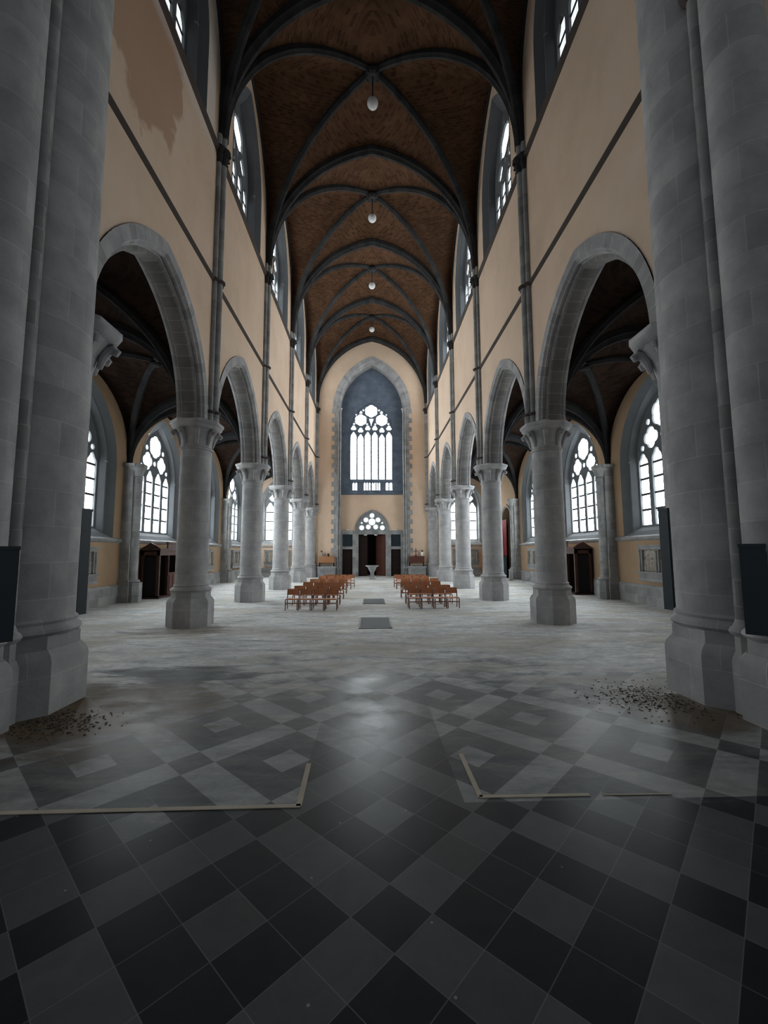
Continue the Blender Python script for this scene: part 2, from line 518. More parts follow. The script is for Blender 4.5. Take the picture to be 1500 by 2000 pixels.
def arch_strip(mb, mapf, cu, a, h, zs, prof, n=14, zb=None, smooth=True):
    for sg in (-1, 1):
        cols = [arc_side(a, h, n, d) for d, w in prof]
        rows, uvs = [], []
        cum = [0]
        for k in range(1, len(prof)):
            cum.append(cum[-1] + math.hypot(prof[k][0] - prof[k - 1][0], prof[k][1] - prof[k - 1][1]))
        base = 0
        if zb is not None:
            rows.append([mapf(cu + sg * (a - d), zb, w) for d, w in prof])
            uvs.append([(zb - zs, c) for c in cum])
        L = 0
        for k in range(n + 1):
            if k: L += math.hypot(cols[0][k][0] - cols[0][k - 1][0], cols[0][k][1] - cols[0][k - 1][1])
            rows.append([mapf(cu + sg * cols[j][k][0], zs + cols[j][k][1], prof[j][1]) for j in range(len(prof))])
            uvs.append([(L, c) for c in cum])
        mb.grid(rows, uvs, smooth)
    return mb


def mapX(x0, sg):   # plane x = const; w goes outward (away from the nave)
    return lambda u, v, w: (sg * (x0 + w), u, v)


def mapY(y0):
    return lambda u, v, w: (u, y0 + w, v)


def loft(mb, A, B, mapf, wa, wb):
    """band between two outlines of the same point count"""
    ra = [mapf(p[0], p[1], wa) for p in A]; rb = [mapf(p[0], p[1], wb) for p in B]
    L = [0]
    for k in range(1, len(A)): L.append(L[-1] + math.hypot(A[k][0] - A[k - 1][0], A[k][1] - A[k - 1][1]))
    mb.grid([ra, rb], [[(l, 0) for l in L], [(l, abs(wb - wa) + .2) for l in L]], False)
    mb.poly([ra[0], ra[-1], rb[-1], rb[0]])
    return mb


# ------------------------------------------------------------------ key dimensions
YC = [7.04, 13.54, 20.04, 26.54, 33.03, 39.5]
BAY = 6.5
XW = 5.25            # face of the nave wall
XWB = 6.05
XA = 11.45           # face of the aisle wall
XC = 5.65            # column axis
YW = 39.6            # face of the west wall
ZCAP = 6.3; ZS1 = 11.12; ZS2 = 15.72

# ------------------------------------------------------------------ windows
def foil(cx, cz, r, n, a0=pi / 2, lob=0.55):
    """outline of an n-foil of overall radius r"""
    lr = r * lob if n > 3 else r * 0.58
    dd = r - lr
    pts = []
    N = 72
    for k in range(N):
        t = 2 * pi * k / N
        best = 0
        for j in range(n):
            b = a0 + 2 * pi * j / n
            cc = cos(t - b) * dd
            disc = lr * lr - (dd * sin(t - b)) ** 2
            if disc >= 0: best = max(best, cc + sqrt(disc))
        pts.append((cx + best * cos(t), cz + best * sin(t)))
    return pts


def circ(cx, cz, r, n=20):
    return [(cx + r * cos(2 * pi * k / n), cz + r * sin(2 * pi * k / n)) for k in range(n)]


def tri(cx, cz, r, down=False):
    return foil(cx, cz, r, 3, -pi / 2 if down else pi / 2)


def lancet(cx, hw, zb, zs, h):
    """cusped pointed light"""
    pts = [(cx - hw, zb)]
    s = arc_side(hw, h, 8)
    left = []
    for k, (x, z) in enumerate(s):
        cusp = 0.16 * hw * math.exp(-((k - 4.5) / 1.0) ** 2)
        left.append((x - cusp, z))
    pts += [(cx - x, zs + z) for x, z in left]
    pts += [(cx + x, zs + z) for x, z in reversed(left[:-1])] + [(cx + hw, zb)]
    return pts


WIN = [0]


def make_window(label, mapf, cu, hw, zb, zs, h, holes, w_tr, glass, bars, cat='window', depth=0.16, face=None, mtrace=None, bevel=0.018, bar=.045):
    """window_<n> > stone_tracery, glass, saddle_bar, splayed_reveal; face=(hw, zb, zs, h) of the opening at w=0"""
    WIN[0] += 1
    root = tag(empty('window_%d' % WIN[0], mapf(cu, zb, w_tr)), label, cat, None, 'structure')
    inv = root.matrix_world.inverted() if False else Matrix.Translation(-Vector(root.location))
    def mp(u, v, w):
        return inv @ Vector(mapf(u, v, w))
    out = arch_outline(cu, hw + 0.10, zb - 0.10, zs, h + 0.12) if h else [(cu - hw - .1, zb - .1), (cu - hw - .1, zs + .1), (cu + hw + .1, zs + .1), (cu + hw + .1, zb - .1)]
    fill2d('stone_tracery', [out], holes, depth, lambda u, v, w: mp(u, v, w + w_tr), mtrace or M['trace'], root, bevel)
    # glass: a thin leaded sheet behind the tracery
    g = fill2d('glass', [out], [], 0.012, lambda u, v, w: mp(u, v, w + w_tr + depth * .62), glass, root)
    mb = MB()
    for z in bars:
        x = hw
        if h and z > zs:
            R = (hw * hw + h * h) / (2 * hw); x = max(0.05, sqrt(max(0, R * R - (z - zs) ** 2)) - (R - hw))
        a = mp(cu - x, z - bar, w_tr + depth * .5); b = mp(cu + x, z + bar, w_tr + depth * .5 + .03)
        mb.box(min(a[0], b[0]), min(a[1], b[1]), min(a[2], b[2]), max(a[0], b[0]), max(a[1], b[1]), max(a[2], b[2]))
    if bars: mb.build('saddle_bar', M['iron'], root)
    if face:
        fh, fb, fs, fr = face
        A = arch_outline(cu, fh, fb, fs, fr); B = arch_outline(cu, hw + .06, zb - .06, zs, h + .08)
        Cc = [((p[0] * .45 + q[0] * .55), (p[1] * .45 + q[1] * .55)) for p, q in zip(A, B)]
        mb = MB()
        loft(mb, A, Cc, mp, -0.02, w_tr * .45)
        # small step (roll) in the splay
        D = [(p[0] + (cu - p[0]) * .04, p[1]) for p in Cc]
        loft(mb, Cc, D, mp, w_tr * .45, w_tr * .45)
        loft(mb, D, B, mp, w_tr * .45, w_tr + 0.02)
        mb.build('splayed_reveal', mtrace or M['grey'], root)
        # slim shafts in the jambs with little caps
        mb = MB()
        for sg in (-1, 1):
            xx = cu + sg * (fh * .42 + hw * .58 + .02)
            p0 = mp(xx, zb - .02, w_tr * .62); p1 = mp(xx, zs - .05, w_tr * .62)
            mb.tube([p0, p1], 0.055, 8)
            q = Vector(p1)
            mb.lathe([(.055, 0), (.09, .1), (.10, .14), (.06, .15)], 8, q)
        mb.build('jamb_shaft', M['grey'], root)
    return root


def lights(cu, hw, n, mul, zb, zs, h, dz=None):
    w = (2 * hw - (n - 1) * mul) / n
    res = []
    for k in range(n):
        c = cu - hw + w / 2 + k * (w + mul)
        res.append(lancet(c, w / 2, zb, zs + (dz[k] if dz else 0), h))
    return res


def scale_holes(holes, f):
    return holes


ORD = ['first', 'second', 'third', 'fourth', 'fifth']
AISLE_WIN = {}
for sg, side in ((-1, 'left'), (1, 'right')):
    for i in range(5):
        cy = (YC[i] + YC[i + 1]) / 2
        # clerestory
        hw, zb, zs, h = 1.42, 15.95, 18.55, 2.75
        ho = lights(cy, hw, 4, .20, zb, 18.0, .60, [0, .05, .05, 0])
        ho += [foil(cy, 20.02, .66, 6), foil(cy - .66, 19.08, .33, 4), foil(cy + .66, 19.08, .33, 4), circ(cy, 19.12, .11), circ(cy, 20.86, .10),
               circ(cy - .72, 19.72, .10), circ(cy + .72, 19.72, .10)]
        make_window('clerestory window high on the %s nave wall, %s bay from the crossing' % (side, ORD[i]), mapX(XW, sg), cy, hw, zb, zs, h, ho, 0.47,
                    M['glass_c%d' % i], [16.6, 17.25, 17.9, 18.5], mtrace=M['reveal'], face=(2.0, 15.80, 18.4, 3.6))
        # aisle
        if sg == 1 and i == 4:
            continue
        hw, zb, zs, h = 1.65, 3.35, 6.15, 2.65
        ho = lights(cy, hw, 4, .25, zb, 5.95, .55, [0, .10, .10, 0])
        ho += [foil(cy, 7.98, .60, 6), foil(cy - .74, 7.08, .46, 4), foil(cy + .74, 7.08, .46, 4), circ(cy, 7.05, .13), circ(cy - 1.33, 6.72, .12),
               circ(cy + 1.33, 6.72, .12), circ(cy - .86, 7.78, .13), circ(cy + .86, 7.78, .13)]
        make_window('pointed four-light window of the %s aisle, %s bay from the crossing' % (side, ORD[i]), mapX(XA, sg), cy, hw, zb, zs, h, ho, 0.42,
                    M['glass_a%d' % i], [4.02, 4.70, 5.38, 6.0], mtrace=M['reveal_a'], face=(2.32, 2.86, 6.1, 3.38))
    # west window of the aisle
    cx = sg * 8.68
    hw, zb, zs, h = 1.2, 3.42, 6.55, 2.0
    ho = lights(cx, hw, 3, .13, zb, 6.2, .70, [0, .25, 0])
    ho += [foil(cx - .62, 7.30, .30, 4), foil(cx + .62, 7.30, .30, 4), foil(cx, 7.92, .36, 4)]
    make_window('three-light window in the west end wall of the %s aisle' % side, mapY(YW), cx, hw, zb, zs, h, ho, 0.40, M['glass_e'],
                [4.3, 5.15, 6.0], face=(1.75, 2.95, 6.4, 2.75))

# ------------------------------------------------------------------ floor
mb = MB(); mb.box(-13.2, -4.5, -0.4, 13.2, 44.0, 0.0)
fl = tag(mb.build('floor', M['floor']), 'church floor of diagonal black and grey tiles, worn grey further on', 'floor', None, 'structure')

# ------------------------------------------------------------------ nave walls
arch_h = 3.75; arch_a = 3.0
WALLS = {}
for sg, side in ((-1, 'left'), (1, 'right')):
    out = [(YC[0] - .1, 23.6), (YC[0] - .1, ZCAP)]
    for i in range(5):
        cy = (YC[i] + YC[i + 1]) / 2
        s = arc_side(arch_a, arch_h, 16)
        out += [(cy - x, ZCAP + z) for x, z in s] + [(cy + x, ZCAP + z) for x, z in reversed(s[:-1])]
    out += [(YW + .05, ZCAP), (YW + .05, 23.6)]
    holes = [arch_outline((YC[i] + YC[i + 1]) / 2, 2.0, 15.80, 18.4, 3.6) for i in range(5)]
    W = fill2d('wall_' + side, [out], holes, XWB - XW, mapX(XW, sg), M['plaster_l'] if sg < 0 else M['plaster'])
    tag(W, 'tall beige plastered nave wall on the %s, above the arcade arches' % side, 'wall', None, 'structure')
    WALLS[sg] = W
    # arcade arches, moulded in two orders
    T = XWB - XW
    pr = [(0, -.03), (.29, -.03), (.31, .02), (.335, .05), (.37, .05), (.385, .10), (.36, .15), (.40, .17), (.47, .19), (.50, .23), (.50, T - .23), (.47, T - .19), (.40, T - .17),
          (.36, T - .15), (.385, T - .1), (.37, T - .05), (.335, T - .05), (.31, T - .02), (.29, T + .03), (0, T + .03)]
    for i in range(5):
        cy = (YC[i] + YC[i + 1]) / 2
        mb = MB(); arch_strip(mb, mapX(XW, sg), cy, arch_a, arch_h, ZCAP, pr[:8], 20); arch_strip(mb, mapX(XW, sg), cy, arch_a, arch_h, ZCAP, pr[-8:], 20)
        ar = mb.build('arcade_arch', M['arch'], W, 50)
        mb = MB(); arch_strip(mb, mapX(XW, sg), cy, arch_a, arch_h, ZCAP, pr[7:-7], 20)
        mb.build('inner_order', M['soffit_shade'], ar, 50)
    # spandrel block above each capital, then the wall shaft with its rings and cap
    for i in range(1, 6):
        yc = YC[i] if i < 5 else YW - .12
        mb = MB()
        mb.box(min(sg * (XW - .02), sg * (XWB + .02)), yc - .30, ZCAP - .02, max(sg * (XW - .02), sg * (XWB + .02)), yc + .30, ZCAP + .55)
        mb.build('springer_block', M['arch'], W)
        mb = MB()
        for dx, dy, r in ((-.13, 0, .115), (-.045, -.165, .085), (-.045, .165, .085)):
            x = sg * (XW + dx)
            if i == 5 and dy > 0: continue
            mb.lathe([(r * 1.25, ZCAP - .02), (r * 1.25, ZCAP + .34), (r, ZCAP + .40), (r, 16.35)], 14, (x, yc + dy, 0))
        sh = mb.build('wall_shaft', M['grey'], W)
        mb = MB()
        for z, e in ((ZCAP + .36, .07), (ZS1, .085)):
            for dx, dy, r in ((-.13, 0, .115), (-.045, -.165, .085), (-.045, .165, .085)):
                if i == 5 and dy > 0: continue
                mb.lathe([(r, z - .06), (r + e, z - .02), (r + e, z + .03), (r, z + .07)], 14, (sg * (XW + dx), yc + dy, 0), cap=False)
        mb.build('shaft_ring', M['string'], sh)
        mb = MB()
        for dx, dy, r in ((-.13, 0, .115), (-.045, -.165, .085), (-.045, .165, .085)):
            if i == 5 and dy > 0: continue
            c = (sg * (XW + dx), yc + dy, 0)
            mb.lathe([(r, ZS2 - .42), (r + .02, ZS2 - .38), (r + .01, ZS2 - .33), (r + .05, ZS2 - .12), (r + .12, ZS2 + .02), (r + .13, ZS2 + .12), (r + .06, ZS2 + .16)], 14, c, cap=False)
            for k in range(6):
                t = 2 * pi * k / 6
                mb.ball((c[0] + (r + .11) * cos(t), c[1] + (r + .11) * sin(t), ZS2 - .06), .045, 6, 5)
        mb.build('shaft_capital', M['rib'], sh)
    # string courses
    for z, pjt, hh in ((ZS1, .09, .11), (ZS2, .12, .15)):
        mb = MB()
        pts = [(0, -hh * .75), (-pjt * .5, -hh * .45), (-pjt, -hh * .1), (-pjt, hh * .15), (0, hh * .45)]
        y0, y1 = YC[0], YW
        mb.grid([[(sg * (XW + p[0]), y, z + p[1]) for p in pts] for y in (y0, y1)], None, False)
        mb.build('string_course', M['string'], W)

# ------------------------------------------------------------------ nave vault
def curve_u(a, h, f, zs0=0.0):
    """half-width at height fraction f of a pointed curve (h includes a straight stilt zs0)"""
    z = f * h
    if z <= zs0: return a
    z -= zs0; hh = h - zs0
    if hh >= a:
        R = (a * a + hh * hh) / (2 * a)
        return max(0.0, sqrt(max(0, R * R - z * z)) - (R - a))
    return a * sqrt(max(0, 1 - (z / hh) ** 2))


def vault_bay(mb, cx, ax, y0, y1, zs, hT, hF, hD, stilt, n=18, m=7):
    cy = (y0 + y1) / 2; ay = (y1 - y0) / 2
    for sx in (-1, 1):
        for yk, sy in ((y0, -1), (y1, 1)):
            T, F, D = [], [], []
            for k in range(n + 1):
                f = sin(pi / 2 * k / n)
                T.append(Vector((cx + sx * curve_u(ax, hT, f), yk, zs + f * hT)))
                F.append(Vector((cx + sx * ax, cy + sy * curve_u(ay, hF, f, stilt), zs + f * hF)))
                L = math.hypot(ax, ay); u = curve_u(L, hD, f) / L
                D.append(Vector((cx + sx * ax * u, cy + sy * ay * u, zs + f * hD)))
            for P in (T, F):
                rows, uvs = [], []
                for k in range(n + 1):
                    row = [P[k].lerp(D[k], j / m) for j in range(m + 1)]
                    # gentle doming of the cell
                    for j, p in enumerate(row):
                        p.z += 0.10 * sin(pi * j / m) * (k / n)
                    rows.append(row)
                for k in range(n + 1):
                    if P is T: uvs.append([(p.y, math.hypot(p.x - cx, p.z) * 1.3) for p in rows[k]])
                    else: uvs.append([(p.x, math.hypot(p.y - cy, p.z) * 1.3) for p in rows[k]])
                mb.grid(rows, uvs, True)


RIBP = [(-.36, -.20), (-.16, -.20), (-.12, -.13), (-.06, -.11), (0, -.06), (0, .06), (-.06, .11), (-.12, .13), (-.16, .20), (-.36, .20)]
RIBD = [(-.26, -.13), (-.10, -.13), (-.06, -.08), (0, -.04), (0, .04), (-.06, .08), (-.10, .13), (-.26, .13)]


def diag_rib(mb, cx, cy, ax, ay, zs, hD, prof, n=18):
    L = math.hypot(ax, ay)
    for sy in (-1, 1):
        d = Vector((ax / L, sy * ay / L, 0)); w = Vector((-d.y, d.x, 0))
        mp = lambda u, z, q, d=d, w=w: Vector((cx, cy, 0)) + d * u + w * q + Vector((0, 0, z))
        if hD >= L:
            arch_strip(mb, mp, 0, L, hD, zs, prof, n)
        else:
            for sg in (-1, 1):
                rows, uvs = [], []
                for k in range(n + 1):
                    t = pi / 2 * k / n
                    rows.append([mp(sg * (L - p[0]) * cos(t), zs + (hD - p[0]) * sin(t), p[1]) for p in prof])
                    uvs.append([(t * L, p[0] + p[1]) for p in prof])
                mb.grid(rows, uvs, True)


ZSP = 16.3
ceil = None
mb = MB()
YE = [YC[0]] + YC[1:5] + [YW]
for i in range(5):
    vault_bay(mb, 0, XW + .03, YE[i], YE[i + 1], ZSP, 6.62, 6.5, 6.98, 2.0)
ceil = tag(mb.build('ceiling', M['brick'], None, 60), 'brown brick rib vault over the nave', 'ceiling', None, 'structure')
for i in range(6):
    y = YE[i] - (.16 if i == 5 else 0)
    mb = MB()
    P = [(d * 1.0, w * (2.6 if i == 0 else 1.0)) for d, w in RIBP]
    arch_strip(mb, lambda u, z, w, y=y: (u, y + w, z), 0, 5.06, 6.2, ZSP, P, 22, ZSP - .5)
    mb.build('transverse_rib', M['rib'], ceil, 45)
for i in range(5):
    cy = (YE[i] + YE[i + 1]) / 2
    mb = MB()
    diag_rib(mb, 0, cy, 5.02, 3.12, ZSP, 6.78, RIBD, 20)
    mb.build('diagonal_rib', M['rib'], ceil, 45)
    mb = MB()
    for sg in (-1, 1):
        s = [(curve_u(3.16, 6.42, sin(pi / 2 * k / 18), 2.0), 6.42 * sin(pi / 2 * k / 18)) for k in range(19)]
        for sy in (-1, 1):
            mb.tube([(sg * (XW - .03), cy + sy * max(u, 0), ZSP + z - .06) for u, z in s], .075, 6)
    mb.build('wall_rib', M['rib'], ceil, 45)
    mb = MB()
    mb.lathe([(.06, 22.92), (.2, 22.90), (.30, 22.97), (.33, 23.07), (.26, 23.2)], 16, (0, cy, 0))
    for k in range(8):
        t = 2 * pi * k / 8
        mb.ball((.25 * cos(t), cy + .25 * sin(t), 22.96), .07, 6, 5)
    mb.build('vault_boss', M['rib'], ceil)

# aisle vaults
for sg, side in ((-1, 'left'), (1, 'right')):
    cx = sg * (XWB + XA) / 2; ax = (XA - XWB) / 2
    mb = MB()
    for i in range(5):
        vault_bay(mb, cx, ax + .05, YE[i], YE[i + 1], 6.35, 3.35, 3.42, 3.62, 0.0, 14, 6)
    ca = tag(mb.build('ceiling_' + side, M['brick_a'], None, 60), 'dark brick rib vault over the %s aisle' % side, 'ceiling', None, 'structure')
    for i in range(6):
        y = YE[i] - (.14 if i == 5 else 0)
        mb = MB()
        arch_strip(mb, lambda u, z, w, y=y: (u, y + w, z), cx, ax - .12, 3.02, 6.35, RIBP, 16, 6.2)
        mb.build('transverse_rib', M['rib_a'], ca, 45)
    for i in range(5):
        cy = (YE[i] + YE[i + 1]) / 2
        mb = MB(); diag_rib(mb, cx, cy, ax - .1, 3.12, 6.35, 3.45, RIBD, 16)
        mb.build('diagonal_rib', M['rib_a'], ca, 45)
        mb = MB(); mb.lathe([(.05, 9.70), (.16, 9.69), (.22, 9.76), (.18, 9.9)], 12, (cx, cy, 0))
        mb.build('vault_boss', M['rib_a'], ca)

# ------------------------------------------------------------------ aisle outer walls
for sg, side in ((-1, 'left'), (1, 'right')):
    out = [(YC[0] - .2, 0), (YC[0] - .2, 10.6), (YW + .6, 10.6), (YW + .6, 0)]
    holes = [arch_outline((YC[i] + YC[i + 1]) / 2, 2.32, 2.86, 6.1, 3.38) for i in range(4 if sg == 1 else 5)]
    if sg == 1:
        holes.append(arch_outline(35.9, 1.25, 0.02, 4.6, 1.4))
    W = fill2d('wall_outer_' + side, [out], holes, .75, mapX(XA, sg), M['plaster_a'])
    tag(W, 'orange plastered outer wall of the %s aisle, under pointed windows' % side, 'wall', None, 'structure')
    # stone dado
    mb = MB()
    segs = [(YC[0] - .2, YW)] if sg < 0 else [(YC[0] - .2, 34.65), (37.15, YW)]
    for y0, y1 in segs:
        a, b = sg * (XA - .07), sg * (XA + .02)
        mb.box(min(a, b), y0, 0, max(a, b), y1, .82)
    mb.build('stone_dado', M['grey'], W)
    mb = MB()
    pts = [(.01, -.13), (-.06, -.09), (-.11, -.02), (-.11, .04), (.01, .10)]
    for y0, y1 in ([(YC[0] - .2, YW)] if sg < 0 else [(YC[0] - .2, 34.4), (37.4, YW)]):
        mb.grid([[(sg * (XA + p[0]), y, 2.80 + p[1]) for p in pts] for y in (y0, y1)], None, False)
    mb.build('string_course', M['grey'], W)
    # responds between the bays: square-backed half shafts with base and cap
    for i in range(1, 5):
        y = YC[i]
        mb = MB()
        a, b = sg * (XA - .42), sg * (XA + .02)
        mb.box(min(a, b), y - .33, 0.98, max(a, b), y + .33, 6.2)
        mb.lathe([(.24, .98), (.24, 6.0)], 16, (sg * (XA - .42), y, 0), cap=False)
        r = mb.build('respond', M['grey'], W)
        mb = MB()
        a2 = sg * (XA - .50)
        mb.box(min(a2, b), y - .42, 0, max(a2, b), y + .42, .88)
        mb.octo([(.34, 0), (.34, .88)], (sg * (XA - .5), y, 0))
        mb.box(min(sg * (XA - .47), b), y - .38, .86, max(sg * (XA - .47), b), y + .38, 1.0)
        mb.lathe([(.30, .88), (.33, .93), (.27, 1.02)], 16, (sg * (XA - .45), y, 0))
        mb.build('respond_base', M['grey'], r)
        mb = MB()
        mb.lathe([(.25, 5.7), (.28, 5.74), (.25, 5.78), (.30, 6.0), (.40, 6.15), (.42, 6.2), (.42, 6.33)], 16, (sg * (XA - .42), y, 0))
        a3 = sg * (XA - .55)
        mb.box(min(a3, b), y - .45, 6.2, max(a3, b), y + .45, 6.34)
        mb.build('respond_capital', M['grey'], r)

# ------------------------------------------------------------------ west wall with the deep recess
NHW = 2.98; NZS = 15.85; NH = 4.45
YB = 40.55          # back of the recess
out = [(-XA - .7, 0), (-XA - .7, 10.6), (-XWB, 10.6), (-XWB, 23.6), (XWB, 23.6), (XWB, 10.6), (XA + .7, 10.6), (XA + .7, 0),
       (NHW + .31, 0)] + [(x, z) for x, z in reversed(arch_outline(0, NHW + .31, 0.0, NZS, NH + .36, 18))][1:-1] + [(-NHW - .31, 0)]
holes = [arch_outline(s * 8.68, 1.75, 2.95, 6.4, 2.75) for s in (-1, 1)]
WB = fill2d('wall_back', [out], holes, .7, mapY(YW), M['plaster_w'])
tag(WB, 'west end wall of orange plaster with a tall pointed recess', 'wall', None, 'structure')
mb = MB()
pr = [(-.72, -.0), (-.72, -.05), (-.34, -.05), (-.30, .0), (-.20, .06), (-.12, .04), (-.06, .12), (-.02, .2), (.0, .3), (.0, .98)]
arch_strip(mb, mapY(YW), 0, NHW, NH, NZS, pr, 24)
mb.build('recess_arch', M['arch'], WB, 50)
# jambs and quoins
mb = MB()
for sg in (-1, 1):
    rows = [[(sg * (NHW - d), YW + w, z) for d, w in pr[2:]] for z in (0, NZS)]
    mb.grid(rows, [[(z, k * .15) for k in range(len(pr) - 2)] for z in (0, NZS)], False)
    k = 0; z = 0.0
    while z < NZS - .2:
        ww = .80 if k % 2 else .56
        a, b = sg * (NHW + .30), sg * (NHW + ww)
        mb.box(min(a, b), YW - .05, z, max(a, b), YW + .02, min(z + .43, NZS))
        z += .44; k += 1
mb.build('recess_quoins', M['grey'], WB)
mb = MB()
for sg in (-1, 1):
    for dx, dy in ((.02, .10), (.22, -.02)):
        c = (sg * (NHW + dx), YW + dy, 0)
        mb.lathe([(.2, 0), (.2, .7), (.16, .74), (.17, .8), (.12, .86), (.09, .9), (.09, NZS - .35), (.12, NZS - .33), (.1, NZS - .28), (.15, NZS - .05), (.2, NZS), (.2, NZS + .08)], 12, c)
mb.build('recess_shaft', M['grey'], WB)
# back of the recess
kb = 1.02
WWc, WWh = -.06, 2.02
west_out = arch_outline(WWc, WWh + .1, 9.08, 13.95, 3.0)
gal = [(-2.0, 8.02), (-2.0, 9.0), (2.02, 9.0), (2.02, 8.02)]
holes = [arch_outline(WWc, WWh + .04, 9.22, 13.95, 2.86), [(-2.02, 8.08), (-2.02, 8.98), (2.04, 8.98), (2.04, 8.08)]]
tymp = arch_outline(0, 1.5, 4.26, 4.35, 1.86)
outb = [(-NHW - .1, 7.86), (-NHW - .1, 20.6), (NHW + .1, 20.6), (NHW + .1, 7.86)]
bk = fill2d('recess_back', [outb], holes, .35, mapY(YB), M['niche_glare'], WB)
out2 = [(-NHW - .1, 4.22), (-NHW - .1, 7.9), (NHW + .1, 7.9), (NHW + .1, 4.22)]
fill2d('recess_lower_back', [out2], [arch_outline(0, 1.52, 4.24, 4.3, 1.95)], .35, mapY(YB), M['plaster_w'], WB)
mb = MB()
mb.grid([[(x, YB + p[0], 7.86 + p[1]) for p in ((.01, -.16), (-.08, -.1), (-.16, 0), (-.16, .06), (.01, .12))] for x in (-NHW, NHW)], None, False)
mb.build('string_course', M['niche_glare'], WB)
# the great west window
ho = lights(WWc, WWh - .02, 6, .13, 9.22, 13.25, .54, [.12, -.1, .12, .12, -.1, .12])
lw = (2 * (WWh - .02) - 5 * .13) / 6
cs = [WWc - WWh + .02 + lw / 2 + k * (lw + .13) for k in range(6)]
for k, c in enumerate(cs):
    ho.append(tri(c, 14.28 - (.22 if k in (1, 4) else 0), .26))
for s in (-1, 1):
    ho.append(foil(WWc + s * 1.02, 15.08, .58, 6))
    ho.append(circ(WWc + s * 1.67, 14.70, .09, 12)); ho.append(circ(WWc + s * .40, 14.68, .09, 12))
    ho.append(tri(WWc + s * 1.0, 15.84, .15)); ho.append(circ(WWc + s * .76, 16.07, .09, 12)); ho.append(circ(WWc + s * 1.47, 15.62, .07, 12))
ho.append(foil(WWc, 15.98, .62, 6))
ho.append([(WWc - .22, 15.22), (WWc + .22, 15.22), (WWc + .05, 14.7), (WWc, 14.5), (WWc - .05, 14.7)])
make_window('great six-light west window with rosettes, glowing above the entrance', mapY(YB), WWc, WWh, 9.22, 13.95, 2.86, ho, .08, M['glass_w'],
            [9.55, 10.15, 10.75, 11.35, 11.95, 12.55, 13.15], mtrace=M['niche_glare'], depth=.14, bevel=0, bar=.012)
# row of small lights under it
ho = []
for x0, x1, n in ((-1.85, -1.43, 2), (-.77, -.14, 3), (.0, .78, 4), (1.33, 1.95, 2)):
    w = (x1 - x0 - (n - 1) * .085) / n
    for k in range(n):
        a = x0 + k * (w + .085)
        ho.append([(a, 8.16), (a, 8.82), (a + w * .3, 8.9), (a + w * .7, 8.9), (a + w, 8.82), (a + w, 8.16)])
make_window('low row of small gallery lights directly below the great west window', mapY(YB), .01, 1.99, 8.1, 8.96, 0, ho, .06, M['glass_w'], [], mtrace=M['niche_glare'], depth=.14, bevel=0, bar=.012)
# tympanum window over the door
ho = [foil(0, 5.15, .33, 12, lob=.6)]
ho = [circ(0, 5.12, .33, 28)]
for k in range(5):
    t = pi / 2 + 2 * pi * k / 5
    ho.append(circ(.60 * cos(t), 5.12 + .60 * sin(t), .235, 22))
for s in (-1, 1):
    ho.append(circ(s * .98, 4.56, .235, 22)); ho.append(circ(s * .98, 5.02, .09, 12))
make_window('small rosette window in the arch over the entrance door', mapY(YB), 0, 1.42, 4.30, 4.32, 1.80, ho, .05, M['glass_t'], [], mtrace=M['trace'], depth=.12, bevel=0)
# portal frame of grey stone: piers, lintel, arch band
mb = MB()
y0, y1 = YB - .10, YB + .36
for x0, x1, z0, z1 in ((-3.1, -2.80, 0, 4.24), (-1.84, -1.28, 0, 4.24), (1.28, 1.80, 0, 4.24), (2.72, 3.1, 0, 4.24), (-2.8, 2.72, 3.92, 4.24), (-2.8, -1.84, 2.52, 2.78), (1.80, 2.72, 2.52, 2.78)):
    e = .012 if x1 - x0 > 3 or z0 > 1 else 0
    mb.box(x0, y0 - e, z0, x1, y1 - e, z1)
mb.box(-3.08, YB - .18, 4.20, 3.08, YB + .05, 4.30)
pf = mb.build('portal_frame', M['grey'], WB)
mb = MB()
arch_strip(mb, mapY(YB), 0, 1.62, 2.02, 4.26, [(0, .0), (0, -.09), (.10, -.09), (.16, -.02), (.22, .04), (.22, .12)], 16)
mb.build('tympanum_arch', M['grey'], WB)
mb = MB()
for x0, x1 in ((-2.8, -1.84), (1.80, 2.72)):
    mb.box(x0 - .02, YB + .12, 2.76, x1 + .02, YB + .15, 3.94)
mb.build('overdoor_glass', M['darkglass'], WB)
# vestibule behind the open door
mb = MB()
for b in ((-1.9, YB + 2.6, 0, 1.9, YB + 2.7, 4.3), (-1.9, YB + .36, 0, -1.8, YB + 2.7, 4.3), (1.8, YB + .36, 0, 1.9, YB + 2.7, 4.3), (-1.9, YB + .36, 4.2, 1.9, YB + 2.7, 4.3)):
    mb.box(*b)
mb.build('vestibule', M['wood_d'], WB)

def panel_leaf(w, h, t=.07, cols=1, rows=3):
    mb = MB(); mb.box(0, 0, 0.01, w, t, h)
    for c in range(cols):
        for r in range(rows):
            x0 = w * (c + .12) / cols; x1 = w * (c + .88) / cols
            z0 = h * (r + .08) / rows; z1 = h * (r + .92) / rows
            mb.box(x0, -.02, z0, x1, .0, z1)
            mb.box(x0 + .06, -.03, z0 + .06, x1 - .06, -.02, z1 - .06)
    return mb

